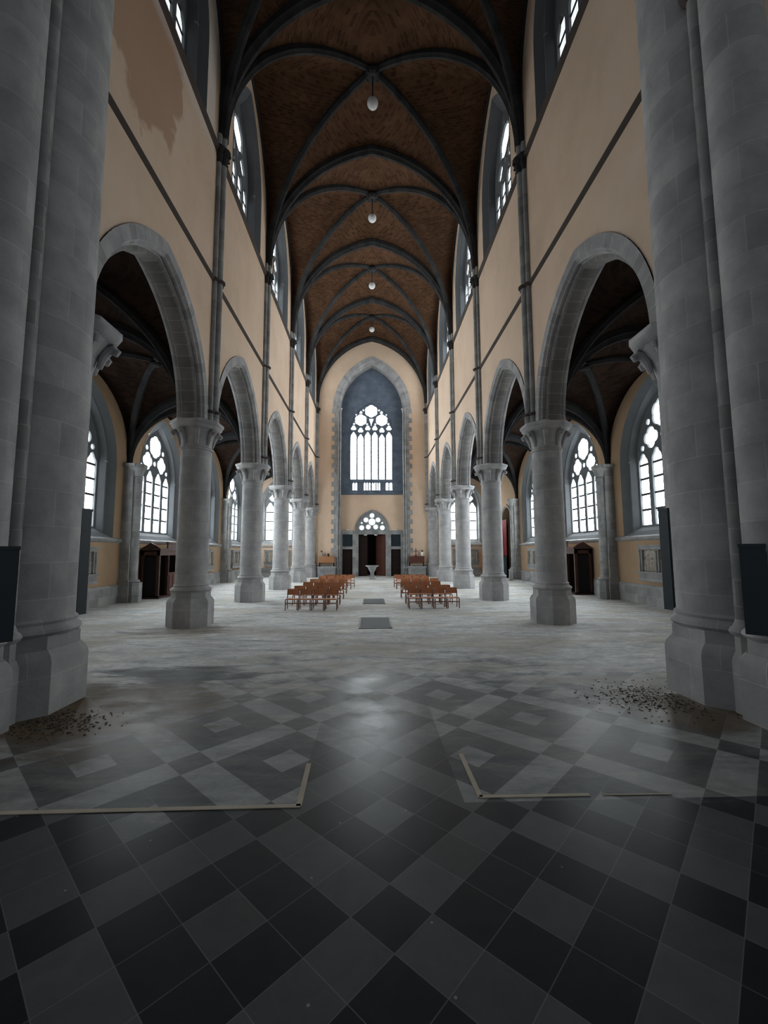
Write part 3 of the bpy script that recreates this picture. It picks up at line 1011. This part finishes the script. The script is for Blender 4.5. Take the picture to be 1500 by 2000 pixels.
d1 = tag(empty('door_1', (0, YB + .2, 0)), 'tall double entrance door standing half open under the rosette window', 'door', None, 'structure')
o = panel_leaf(.84, 3.9).build('door_leaf', M['wood_d'], d1); o.location = (-1.28, 0, 0)
o = panel_leaf(1.26, 3.9).build('door_leaf', M['wood_r'], d1); o.location = (1.27, .02, 0); o.rotation_euler = (0, 0, radians(180 - 48))
o['label'] = 'reddish door leaf swung open'
for k, (x0, x1, side) in enumerate(((-2.80, -1.84, 'left'), (1.80, 2.72, 'right'))):
    d = tag(empty('door_%d' % (k + 2), (x0, YB + .1, 0)), 'low dark brown side door on the %s of the open entrance door' % side, 'door', None, 'structure')
    panel_leaf(x1 - x0, 2.53).build('door_leaf', M['wood_d'], d)
    mb = MB(); mb.tube([(.12 if side == 'right' else x1 - x0 - .12, -.06, 1.12), (.24 if side == 'right' else x1 - x0 - .24, -.06, 1.12)], .018, 8)
    mb.build('door_handle', M['iron'], d)

# transept side walls beside the piers
for sg, side in ((-1, 'left'), (1, 'right')):
    mb = MB(); a, b = sg * 6.15, sg * 13.0
    mb.box(min(a, b), YC[0] - .35, 0, max(a, b), YC[0] - .05, 22)
    tag(mb.build('wall_transept_' + side, M['plaster']), 'plastered transept wall beyond the big pier on the %s' % side, 'wall', None, 'structure')

# ------------------------------------------------------------------ columns
def crocket(mb, c, ang, r0, r1, z0, z1, s):
    d = Vector((cos(ang), sin(ang), 0)); cc = Vector(c)
    path = [(r0, z0), (r0 + .25 * (r1 - r0), z0 + .55 * (z1 - z0)), (r0 + .62 * (r1 - r0), z0 + .86 * (z1 - z0)), (r1, z1), (r1 + .05 * s, z1 - .05 * s), (r1 + .02 * s, z1 - .13 * s)]
    mb.tube([cc + d * r + Vector((0, 0, z)) for r, z in path], [.05 * s, .075 * s, .085 * s, .085 * s, .075 * s, .05 * s], 8)


def make_column(half=False):
    root = empty('stone_column')
    mb = MB()
    mb.octo([(.625, 0), (.625, .72), (.605, .78), (.545, .86)])
    mb.octo([(.525, .84), (.525, 1.04)])
    mb.lathe([(.52, 1.02), (.575, 1.05), (.60, 1.09), (.585, 1.13), (.52, 1.17), (.50, 1.20), (.515, 1.23), (.475, 1.27)], 36)
    mb.build('base', M['stone'], root, 30)
    mb = MB(); mb.lathe([(.475, 1.24), (.455, 5.5)], 36)
    mb.build('shaft', M['stone'], root)
    mb = MB()
    mb.lathe([(.455, 5.42), (.49, 5.44), (.50, 5.47), (.485, 5.50), (.455, 5.53), (.47, 5.75), (.54, 5.98), (.63, 6.10)], 36)
    mb.octo([(.60, 6.06), (.66, 6.10), (.70, 6.16), (.70, 6.20), (.73, 6.22), (.745, 6.27), (.745, 6.32)])
    for k in range(8):
        crocket(mb, (0, 0, 0), pi / 8 + k * pi / 4, .46, .66, 5.58, 6.02, 1.0)
    mb.build('capital', M['stone'], root, 40)
    return root


first = None
for sg, side in ((-1, 'left'), (1, 'right')):
    for i in range(1, 6):
        loc = (sg * XC, YC[i] if i < 5 else YW - .15, 0)
        if first is None:
            first = o = make_column(); o.location = loc
        else:
            o = dup(first, loc)
        if i == 5:        # engaged against the west wall: a part of that wall
            o.name = 'engaged_column'; o.parent = WB
            for kk in ('label', 'category', 'group', 'kind'):
                if kk in o: del o[kk]
            continue
        tag(o, 'round grey stone column of the %s arcade, %s counted from the camera' % (side, ORD[i - 1]), 'column', 'arcade columns', 'thing')

# crossing piers
for sg, side in ((-1, 'left'), (1, 'right')):
    px = 5.44 if sg < 0 else 5.635
    c1 = (sg * px, 6.60, 0); c2 = (sg * (px - .325), 5.50, 0); c3 = (sg * (px - .542), 5.881, 0)
    root = tag(empty('crossing_pier', (0, 0, 0)), 'massive clustered stone pier filling the %s edge of the view' % side, 'pier', 'crossing piers', 'thing')
    H = 24.0
    mb = MB(); mb.lathe([(.80, 1.2), (.80, H)], 48, c1, cap=False); mb.build('main_shaft', M['stone'], root)
    mb = MB(); mb.lathe([(.375, 1.2), (.37, H)], 36, c2, cap=False); mb.build('respond_shaft', M['stone'], root)
    mb = MB(); mb.lathe([(.10, 1.2), (.10, H)], 16, c3, cap=False); cs_ = mb.build('slim_shaft', M['grey'], root)
    mb = MB(); mb.lathe([(.10, ZS1 - .14), (.17, ZS1 - .05), (.20, ZS1 + .03), (.10, ZS1 + .12)], 16, c3, cap=False); mb.build('shaft_ring', M['string'], cs_)
    mb = MB()
    mb.octo([(.935, 0), (.935, .70), (.91, .78), (.845, .86)], c1)
    mb.octo([(.825, .84), (.825, 1.04)], c1)
    mb.lathe([(.82, 1.02), (.865, 1.05), (.895, 1.09), (.885, 1.13), (.835, 1.17), (.82, 1.20), (.84, 1.24), (.80, 1.28)], 48, c1)
    mb.octo([(.50, 0), (.50, .70), (.48, .78), (.415, .86)], c2)
    mb.octo([(.395, .84), (.395, 1.04)], c2)
    mb.lathe([(.39, 1.02), (.435, 1.05), (.465, 1.09), (.455, 1.13), (.405, 1.17), (.385, 1.2), (.395, 1.24), (.37, 1.28)], 40, c2)
    mb.octo([(.165, 0), (.165, .70), (.13, .80)], c3)
    mb.octo([(.12, .76), (.12, 1.04)], c3)
    mb.lathe([(.12, 1.02), (.165, 1.05), (.185, 1.09), (.17, 1.13), (.13, 1.17), (.10, 1.26)], 20, c3)
    mb.build('base', M['stone'], root, 30)
    # capital carrying the arcade arch, behind the main shaft
    mb = MB()
    cc = (sg * (px + .14), YC[0] + .50, 0)
    mb.lathe([(.42, 5.5), (.50, 5.8), (.70, 6.1)], 24, cc)
    mb.octo([(.66, 6.06), (.74, 6.12), (.80, 6.2), (.80, 6.32)], cc)
    for k in range(8):
        crocket(mb, cc, pi / 8 + k * pi / 4, .52, .74, 5.6, 6.02, 1.0)
    mb.build('arch_capital', M['stone'], root, 40)
    mb = MB(); mb.lathe([(.42, 0), (.42, 5.6)], 24, cc); mb.build('rear_shaft', M['stone'], root)

# boxes on the piers
for sg, side in ((-1, 'left'), (1, 'right')):
    for (x, y, hw, z0, z1, rot, lab) in ((4.76 if sg > 0 else 4.50, 5.30, .125, 1.17, 2.28, 45, 'short dark blue-grey box standing on the base ledge of the %s pier' % side),
                                         (5.23 if sg > 0 else 5.05, 7.50, .085, 1.18, 2.96, 20, 'tall narrow blue-grey box against the aisle side of the %s pier' % side)):
        b = tag(empty('wall_box', (sg * x, y, z0), radians(rot * sg)), lab, 'box', 'dark boxes on the piers', 'thing')
        mb = MB(); mb.box(-hw, -hw, 0, hw, hw, z1 - z0)
        mb.build('housing', M['box'], b)
        mb = MB(); mb.box(-hw - .008, -hw - .008, z1 - z0 - .03, hw + .008, hw + .008, z1 - z0 + .012); mb.build('top_cap', M['box'], b)
        mb = MB(); mb.box(-hw * .8, -hw - .012, .05, hw * .8, -hw + .002, z1 - z0 - .08); mb.build('front_panel', M['teal'], b)

# ------------------------------------------------------------------ chairs
def make_chair():
    r = empty('church_chair')
    W = .226
    mb = MB()
    n = 8
    mb.grid([[(-W + .02 + 2 * (W - .02) * j / n, .02 + .42 * i / 6, .425 - .012 * sin(pi * i / 6) + (0.0 if i else -.012)) for j in range(n + 1)] for i in range(7)])
    mb.grid([[(-W + .02 + 2 * (W - .02) * j / n, .02 + .42 * i / 6, .405 - .012 * sin(pi * i / 6)) for j in range(n + 1)] for i in range(7)])
    mb.box(-W + .02, .0, .395, W - .02, .03, .425)
    mb.build('seat', M['chair'], r)
    mb = MB()
    f = [[(-W + .015 + 2 * (W - .015) * j / n, .43 + .03 * i / 4 + .025 * (1 - (2 * j / n - 1) ** 2), .555 + .225 * i / 4) for j in range(n + 1)] for i in range(5)]
    b = [[(p[0], p[1] + .018, p[2]) for p in row] for row in f]
    mb.grid(f); mb.grid(b)
    mb.grid([f[-1], b[-1]]); mb.grid([f[0], b[0]])
    mb.grid([[q[0] for q in f], [q[0] for q in b]]); mb.grid([[q[-1] for q in f], [q[-1] for q in b]])
    mb.build('backrest', M['chair'], r)
    for s in (-1, 1):
        mb = MB()
        mb.tube([(s * W, .0, 0), (s * W, .01, .33), (s * W, .02, .375), (s * W, .05, .40), (s * W, .10, .408), (s * W, .42, .408)], .019, 8)
        mb.build('leg', M['chair_d'], r)
        mb = MB()
        mb.tube([(s * W, .47, 0), (s * W, .435, .25), (s * W, .425, .42), (s * W, .445, .60), (s * W * .97, .47, .765)], .018, 8)
        mb.build('leg', M['chair_d'], r)
    mb = MB()
    mb.box(-W, .0, .262, W, .02, .290); mb.box(-W, .44, .20, W, .46, .225)
    for s in (-1, 1): mb.box(s * W - .012, .01, .20, s * W + .012, .45, .225)
    mb.build('stretcher', M['chair_d'], r)
    return r


chair0 = make_chair()
POS = ['at the aisle end', 'second from the aisle', 'third from the aisle', 'at the outer end']
ROWN = ['front', 'second', 'third', 'fourth', 'fifth', 'sixth']
ROWS = {-1: [(16.66, -1.63), (18.36, -1.65), (20.65, -1.63), (23.2, -1.66), (26.0, -1.54), (27.6, -1.39)],
        1: [(16.92, 1.64), (18.46, 1.65), (20.8, 1.60), (23.3, 1.86), (25.85, 1.68), (27.35, 1.62)]}
used = False
rnd = random.Random(3)
for sg, side in ((-1, 'left'), (1, 'right')):
    for ri, (y, x0) in enumerate(ROWS[sg]):
        for k in range(4):
            loc = (x0 + sg * .507 * k + rnd.uniform(-.008, .008), y + rnd.uniform(-.02, .02) + (.02 * k), 0)
            if not used: o = chair0; o.location = loc; used = True
            else: o = dup(chair0, loc)
            o.rotation_euler = (0, 0, rnd.uniform(-.025, .025))
            tag(o, 'brown wooden chair in the %s row of the %s block, %s' % (ROWN[ri], side, POS[k]), 'chair', 'chairs in the nave', 'thing')

# ------------------------------------------------------------------ floor grates
for y0, y1, lab in ((12.66, 14.70, 'dark metal floor grate in the middle lane, in front of all the chairs'), (18.58, 20.60, 'dark metal floor grate in the aisle beside the first chair rows')):
    g = tag(empty('floor_grate', (.04, y0, 0)), lab, 'grate', 'floor grates', 'thing')
    L = y1 - y0
    mb = MB()
    for b in ((-.49, 0, 0.0, -.45, L, .018), (.45, 0, 0.0, .49, L, .018), (-.49, 0, 0.0, .49, .04, .018), (-.49, L - .04, 0.0, .49, L, .018)): mb.box(*b)
    mb.build('grate_frame', M['grate'], g)
    mb = MB()
    for k in range(40):
        y = .05 + (L - .1) * k / 39
        mb.box(-.45, y - .012, 0.002, .45, y + .012, .014)
    mb.box(-.46, .02, 0.0, .46, L - .02, .006)
    mb.build('grate_bars', M['grate'], g)

# pale strips let into the floor
def strip(name, segs, lab):
    mb = MB()
    for (x0, ya), (x1, yb), w in segs:
        d = Vector((x1 - x0, yb - ya, 0)); L = d.length; d /= L
        n = Vector((-d.y, d.x, 0)) * w / 2
        mb.obox(((x0 + x1) / 2, (ya + yb) / 2, .003), d * L / 2, n, (0, 0, .003))
    return tag(mb.build(name, M['pale']), lab, 'strip', 'pale floor strips', 'thing')

strip('floor_strip', [((-3.6, 3.955), (-.70, 3.97), .05), ((-.715, 3.965), (-.735, 4.72), .05)], 'pale angled strip on the dark floor tiles, left of the middle lane')
strip('floor_strip', [((.895, 4.05), (1.90, 4.045), .04), ((2.02, 4.04), (2.65, 4.03), .018), ((.90, 4.04), (.895, 4.88), .048)], 'pale angled strip on the dark floor tiles, right of the middle lane')

# crumbs of dirt against the pier bases
def crumbs(cx, cy, rx, ry, n, lab, avoid):
    mb = MB(); r = random.Random(int(cx * 100))
    k = 0
    while k < n:
        x = r.gauss(0, .5) * rx + cx; y = r.gauss(0, .5) * ry + cy
        if any(math.hypot(x - a, y - b) < q for a, b, q in avoid): continue
        s = r.uniform(.004, .013) * (1.7 if r.random() < .06 else 1)
        t = r.uniform(0, pi)
        mb.obox((x, y, s * .35), (s * cos(t), s * sin(t), 0), (-s * .6 * sin(t), s * .6 * cos(t), s * .1), (0, 0, s * .35))
        k += 1
    return tag(mb.build('dirt_litter', M['dirt']), lab, 'dirt', None, 'stuff')

crumbs(4.1, 6.55, .8, .7, 520, 'dark crumbs of dirt scattered at the foot of the right pier', [(5.635, 6.60, 1.02), (5.31, 5.50, .55), (5.09, 5.88, .2)])
crumbs(-4.3, 5.9, .8, .5, 360, 'brown dirt gathered along the foot of the left pier', [(-5.44, 6.60, 1.02), (-5.115, 5.50, .55), (-4.9, 5.88, .2)])

# ------------------------------------------------------------------ hanging globes
lamp0 = None
for i in range(1, 5):
    cy = (YE[i] + YE[i + 1]) / 2
    z = [0, 21.66, 21.74, 21.82, 22.0][i]
    r = tag(empty('pendant_lamp', (0, cy, z)), ['', 'white globe lamp hanging from the nearest vault boss, top of the picture', 'white globe lamp hanging from the second vault boss', 'white globe lamp hanging from the third vault boss',
                                                'white globe lamp hanging from the farthest vault boss, by the west wall'][i], 'lamp', 'hanging globe lamps', 'thing')
    mb = MB(); mb.ball((0, 0, 0), .245, 24, 16); mb.build('globe', M['globe'], r)
    mb = MB(); mb.lathe([(.13, .20), (.13, .26), (.05, .32), (.05, .34)], 16); mb.build('holder', M['bronze'], r)
    mb = MB(); mb.tube([(0, 0, .3), (0, 0, 22.92 - z)], .03, 8); mb.build('rod', M['bronze'], r)

# ------------------------------------------------------------------ confessionals
for sg, side, y0 in ((-1, 'left', 21.35), (1, 'right', 21.9)):
    r = tag(empty('confessional', (sg * (XA - .08), y0, 0)), 'dark wooden confessional against the %s aisle wall under a window' % side, 'confessional', 'confessionals', 'thing')
    D = .92; L = 3.0; Hh = 2.35
    X = lambda d: -sg * d
    def bx(mb, d0, a, z0, d1, b, z1):
        mb.box(min(X(d0), X(d1)), a, z0, max(X(d0), X(d1)), b, z1)
    mb = MB()
    bx(mb, 0, 0, 0, .04, L, Hh)                                   # back
    bx(mb, 0, .95, .1, D, 1.0, Hh); bx(mb, 0, 2.0, .1, D, 2.05, Hh)   # partitions
    bx(mb, 0, 0, 0, D, L, .12); bx(mb, 0, 0, Hh - .06, D, L, Hh)
    mb.build('carcass', M['wood_d'], r)
    mb = MB()
    for d, y in ((.02, .0), (D - .14, .0), (.02, L - .12), (D - .14, L - .12), (D - .14, .92), (D - .14, 1.96)):
        bx(mb, d, y, .0, d + .14, y + .12, Hh)
    mb.build('corner_post', M['wood'], r)
    mb = MB()
    bx(mb, D - .06, 1.04, .12, D - .02, 1.96, 1.15); bx(mb, D - .08, 1.04, 1.15, D, 1.96, 1.22)
    for k in range(2): bx(mb, D - .03, 1.12 + k * .42, .2, D, 1.46 + k * .42, 1.08)
    mb.build('half_door', M['wood_r'], r)
    mb = MB()
    bx(mb, -.0, -.05, Hh, D + .06, L + .05, Hh + .10); bx(mb, .0, .0, Hh - .25, D + .02, L, Hh)
    # gabled near side and centre crest
    for yy in (0.0, L - .06):
        pts = [(.0, Hh + .1), (D, Hh + .1), (D * .8, Hh + .24), (D * .5, Hh + .38), (D * .2, Hh + .2)]
        a = [(X(d), yy, z) for d, z in pts]; b = [(X(d), yy + .06, z) for d, z in pts]
        mb.poly(a); mb.poly(b)
        for k in range(5): mb.poly([a[k], a[(k + 1) % 5], b[(k + 1) % 5], b[k]])
    bx(mb, D - .1, .9, Hh + .1, D - .02, 2.1, Hh + .38)
    bx(mb, D - .12, .84, Hh + .36, D + .02, 2.16, Hh + .44)
    mb.build('cornice', M['wood'], r)
    mb = MB()
    for y in (.06, L - .14):
        bx(mb, .16, y, .12, D - .14, y + .02, 2.05)
    bx(mb, .06, .04, .12, .08, L - .04, 2.05)
    mb.build('dark_curtain', M['black'], r)
    mb = MB(); bx(mb, .0, -.06, 0, D + .08, L + .06, .07); mb.build('plinth', M['wood'], r)

# ------------------------------------------------------------------ relief panels under the windows
def relief_panel(parent, x0, z0, w, h, seed):
    """carved scene: figures standing out of a sunk panel; local x along the wall, y = out of the wall (negative towards viewer)"""
    r = random.Random(seed)
    figs = [(w * (k + .5) / 4 + r.uniform(-.03, .03), h * r.uniform(.55, .8), r.uniform(.06, .085)) for k in range(4)]
    N = 28; Mz = 24
    rows = []
    for i in range(Mz + 1):
        row = []
        for j in range(N + 1):
            x = w * j / N; z = h * i / Mz
            d = 0.0
            for fx, fh, fr in figs:
                d = max(d, .075 * math.exp(-((x - fx) / (fr * .9)) ** 2) * (1 if z < fh * .82 else 0))
                d = max(d, .085 * math.exp(-((x - fx) ** 2 + (z - fh) ** 2) / (fr * .55) ** 2))
                d = max(d, .05 * math.exp(-((z - fh * .6 - (x - fx) * .8) / .035) ** 2 - ((x - fx) / .13) ** 2))
            d += .012 * sin(x * 40 + seed) * sin(z * 31)
            edge = min(j, N - j, i, Mz - i)
            row.append((x0 + x, .03 - (d if edge > 0 else 0), z0 + z))
        rows.append(row)
    mb = MB(); mb.grid(rows)
    return mb.build('carved_panel', M['relief'], parent)


def make_relief(n, seed):
    r = empty('carved_relief')
    pw, ph, gap = .82, .92, .22
    W = n * pw + (n + 1) * gap
    mb = MB()
    for b in ((-W / 2, -.10, 1.02, W / 2, .08, 1.34), (-W / 2 - .06, -.16, 1.30, W / 2 + .06, .08, 1.38), (-W / 2, -.08, 2.28, W / 2, .08, 2.40), (-W / 2 - .05, -.14, 2.40, W / 2 + .05, .08, 2.47), (-W / 2 - .04, -.12, .98, W / 2 + .04, .08, 1.04)): mb.box(*b)
    for k in range(n + 1):
        x = -W / 2 + k * (pw + gap)
        mb.box(x, -.08, 1.36, x + gap, .08, 2.30)
        mb.lathe([(.06, 1.38), (.05, 1.46), (.045, 2.16), (.07, 2.24)], 10, (x + gap / 2, -.09, 0))
    mb.build('stone_frame', M['grey'], r)
    for k in range(n):
        relief_panel(r, -W / 2 + gap + k * (pw + gap), 1.37, pw, ph, seed + k)
    return r


for sg, side in ((-1, 'left'), (1, 'right')):
    for i in (1, 3, 4):
        if sg == 1 and i == 4: continue
        rel = make_relief(2, i * 7 + (3 if sg > 0 else 0))
        rel.location = (sg * (XA - .07), (YC[i] + YC[i + 1]) / 2, 0)
        rel.rotation_euler = (0, 0, radians(-90 * sg))
        tag(rel, 'carved relief in stone frame, %s aisle wall, under the %s window from the crossing' % (side, ORD[i]), 'relief', 'carved reliefs', 'thing')
    rel = make_relief(2, 50 + sg)
    rel.location = (sg * 8.68, YW - .07, 0)
    tag(rel, 'carved relief in a stone frame under the west window of the %s aisle' % side, 'relief', 'carved reliefs', 'thing')
# dado of the aisle west walls
mb = MB()
for s in (-1, 1):
    a, b = s * 6.1, s * XA
    mb.box(min(a, b), YW - .07, 0, max(a, b), YW + .02, .82)
    mb.box(min(a, b), YW - .11, 2.74, max(a, b), YW + .02, 2.86)
    a, b = s * 3.75, s * 5.2
    mb.box(min(a, b), YW - .06, 0, max(a, b), YW + .02, 1.05)
mb.build('stone_dado', M['grey'], WB)

# ------------------------------------------------------------------ font before the door
f = tag(empty('baptismal_font', (0.0, 36.0, 0)), 'grey stone baptismal font standing before the open entrance door', 'font')
mb = MB(); mb.octo([(.26, 0), (.26, .08), (.20, .14)]); mb.build('base', M['stone'], f)
mb = MB(); mb.lathe([(.17, .12), (.15, .3), (.16, .5), (.19, .62)], 20)
for k in range(4):
    t = pi / 4 + k * pi / 2
    mb.lathe([(.05, .12), (.04, .2), (.04, .55), (.06, .62)], 10, (.18 * cos(t), .18 * sin(t), 0))
mb.build('stem', M['stone'], f)
mb = MB(); mb.octo([(.20, .60), (.30, .80), (.36, .95), (.44, 1.02), (.55, 1.06), (.56, 1.13), (.47, 1.13), (.40, 1.06), (.1, 1.03)]); mb.build('bowl', M['stone'], f)

# ------------------------------------------------------------------ side altars by the west wall
for sg, side in ((-1, 'left'), (1, 'right')):
    cx = sg * 4.10
    mb = MB()
    x0, x1 = cx - .95, cx + .95
    a = tag(empty('stone_plinth', (cx, YW - .45, 0)), 'low grey stone plinth against the west wall, %s of the entrance' % side, 'plinth', 'stone plinths', 'thing')
    mb.box(-.80, -.36, 0, .80, .38, .84); mb.build('body', M['grey'], a)
    mb = MB(); mb.box(-.86, -.42, .84, .86, .39, .96); mb.build('top_slab', M['stone'], a)
    wd = M['wood_o'] if sg < 0 else M['wood_r']
    b = tag(empty('wooden_chest', (cx - sg * .0 + (-.02), YW - .40, .96)), ('orange-brown wooden chest raised on legs upon the left stone plinth' if sg < 0 else 'dark reddish wooden chest raised on legs upon the right stone plinth'), 'chest', None, 'thing')
    mb = MB(); mb.box(-.70, -.20, .34, .70, .2, .86); mb.box(-.73, -.23, .84, .73, .23, .90); mb.build('body', wd, b)
    mb = MB()
    for k in range(3): mb.box(-.66 + k * .45, -.215, .40, -.26 + k * .45, -.20, .80)
    mb.build('front_panel', wd, b)
    for x in (-.64, .64):
        for y in (-.15, .15):
            mb = MB(); mb.box(x - .04, y - .04, 0, x + .04, y + .04, .35); mb.build('leg', M['wood_d'], b)
    # small statue and cross on top
    s = tag(empty('statuette', (cx + (-.50 if sg < 0 else .50), YW - .40, 1.86)), 'small pale statuette with dark head on the %s chest' % side, 'statuette', 'small statuettes', 'thing')
    mb = MB(); mb.lathe([(.10, 0), (.13, .05), (.12, .15), (.14, .25), (.10, .36), (.05, .40)], 12); mb.build('robe', M['white'] if sg > 0 else M['relief'], s)
    mb = MB(); mb.ball((0, 0, .47), .09, 12, 8); mb.build('head', M['bronze'], s)
    if sg > 0:
        c = tag(empty('standing_cross', (cx - .08, YW - .38, 1.86)), 'dark cross standing on the right-hand wooden chest', 'cross')
        mb = MB(); mb.box(-.03, -.02, .1, .03, .02, .72); mb.box(-.17, -.02, .44, .17, .02, .50); mb.build('cross_arms', M['bronze'], c)
        mb = MB(); mb.lathe([(.14, 0), (.12, .04), (.05, .12)], 12); mb.build('base', M['bronze'], c)
    else:
        c = tag(empty('metal_vase', (cx + .12, YW - .38, 1.86)), 'small dark vase on the left wooden chest', 'vase')
        mb = MB(); mb.lathe([(.06, 0), (.10, .06), (.12, .15), (.07, .24), (.09, .28), (.08, .28), (.05, .24)], 14); mb.build('body', M['bronze'], c)

# little floodlights over the portal
for x, z, y, lab in ((-2.38, 4.30, YB - .08, 'small white floodlight on the portal cornice over the left side door'), (2.34, 4.30, YB - .08, 'small white floodlight on the portal cornice over the right side door'),
                (-.62, 3.80, YB - .14, 'small white lamp under the door lintel, left one'), (.36, 3.80, YB - .14, 'small white lamp under the door lintel, right one')):
    l = tag(empty('flood_lamp', (x, y, z)), lab, 'lamp', 'small portal lamps', 'thing')
    mb = MB(); mb.lathe([(.02, 0), (.15, .02), (.17, .07), (.12, .11), (.03, .12)], 14); mb.build('reflector', M['white'], l)
    mb = MB(); mb.box(-.03, -.03, .08, .03, .09, .14); mb.build('bracket', M['iron'], l)

# ------------------------------------------------------------------ doorway with red cloth in the right aisle
mb = MB()
for b in ((XA + .74, 34.5, 0, XA + .84, 37.3, 6.2), (XA + .02, 34.5, 0, XA + .84, 34.6, 6.2), (XA + .02, 37.2, 0, XA + .84, 37.3, 6.2)): mb.box(*b)
d = tag(mb.build('door_4', M['wood_d']), 'dark arched doorway in the right aisle wall, partly covered by red cloth', 'door', None, 'structure')
mb = MB(); arch_strip(mb, mapX(XA, 1), 35.9, 1.45, 1.65, 4.6, [(0, .02), (0, -.08), (.12, -.08), (.2, 0), (.2, .5)], 14, 0.0); mb.build('door_arch', M['grey'], d)
r = tag(empty('red_hanging', (XA - .22, 36.1, 0)), 'long deep red cloth hanging in front of the right aisle doorway', 'cloth')
mb = MB()
rows = []
for i in range(13):
    z = 1.9 + 3.0 * i / 12
    rows.append([(.04 * sin(j * 1.3) * (1.1 - i / 14), -.75 + 1.5 * j / 30, z) for j in range(31)])
mb.grid(rows); mb.grid([[(p[0] + .015, p[1], p[2]) for p in rr] for rr in rows])
mb.build('cloth', M['red'], r)
mb = MB(); mb.tube([(.02, -.85, 4.9), (.02, .85, 4.9)], .025, 8); mb.build('rail', M['iron'], r)
t = tag(empty('teal_board', (XA - .55, 36.0, 0)), 'grey-teal board cupboard standing below the red cloth', 'cupboard')
mb = MB(); mb.box(-.25, -.75, .04, .25, .75, 1.86); mb.build('body', M['teal'], t)
mb = MB()
for k in range(2): mb.box(-.265, -.70 + k * .72, .12, -.25, -.04 + k * .72, 1.78)
mb.build('door', M['teal'], t)
mb = MB(); mb.box(-.27, -.77, 1.86, .27, .77, 1.90); mb.build('top', M['box'], t)
# low stone step along the right aisle
mb = MB(); mb.box(10.75, 25.4, 0, 11.44, 34.4, .13)
mb.build('stone_step', M['stone'], bpy.data.objects['wall_outer_right'])
# wooden cupboard and pale statue at the west end of the right aisle
c = tag(empty('wooden_cupboard', (10.62, YW - .5, 0)), 'brown wooden cupboard in the far corner of the right aisle', 'cupboard')
mb = MB(); mb.box(-.55, -.3, .05, .55, .3, 2.1); mb.build('body', M['wood_o'], c)
mb = MB()
for k in range(2): mb.box(-.5 + k * .52, -.32, .12, -.02 + k * .52, -.30, 2.0)
mb.build('door', M['wood_o'], c)
mb = MB(); mb.box(-.6, -.36, 2.1, .6, .32, 2.2); mb.build('cornice', M['wood_o'], c)

# ------------------------------------------------------------------ camera
cam = bpy.data.cameras.new('camera'); co = bpy.data.objects.new('camera', cam); COL.objects.link(co)
yaw, pitch, roll = 0.0303, 0.0948, -0.0038
fwd = Vector((sin(yaw) * cos(pitch), cos(yaw) * cos(pitch), sin(pitch)))
right = Vector((cos(yaw), -sin(yaw), 0)); up = right.cross(fwd)
r2 = right * cos(roll) + up * sin(roll); u2 = -right * sin(roll) + up * cos(roll)
mw = Matrix((( r2.x, u2.x, -fwd.x, -.0816), (r2.y, u2.y, -fwd.y, 0), (r2.z, u2.z, -fwd.z, 2.2), (0, 0, 0, 1)))
co.matrix_world = mw
cam.sensor_fit = 'HORIZONTAL'; cam.sensor_width = 36; cam.lens = 833.08 / 1500 * 36
cam.clip_end = 300
SC.camera = co

# ------------------------------------------------------------------ light and view
w = bpy.data.worlds.new('World'); SC.world = w; w.use_nodes = True
bg = w.node_tree.nodes['Background']; bg.inputs[0].default_value = (0.88, 0.94, 1.0, 1); bg.inputs[1].default_value = 0.09
SC.view_settings.view_transform = 'Standard'
try: SC.view_settings.look = 'None'
except Exception: pass
SC.view_settings.gamma = 1.0; SC.view_settings.exposure = 0.95
SC.view_settings.use_curve_mapping = False
cy_ = SC.cycles
cy_.max_bounces = 8; cy_.diffuse_bounces = 6; cy_.glossy_bounces = 3; cy_.transmission_bounces = 2
cy_.use_denoising = True
cy_.filter_width = 1.0
cy_.sample_clamp_indirect = 6.0
cy_.caustics_reflective = False; cy_.caustics_refractive = False
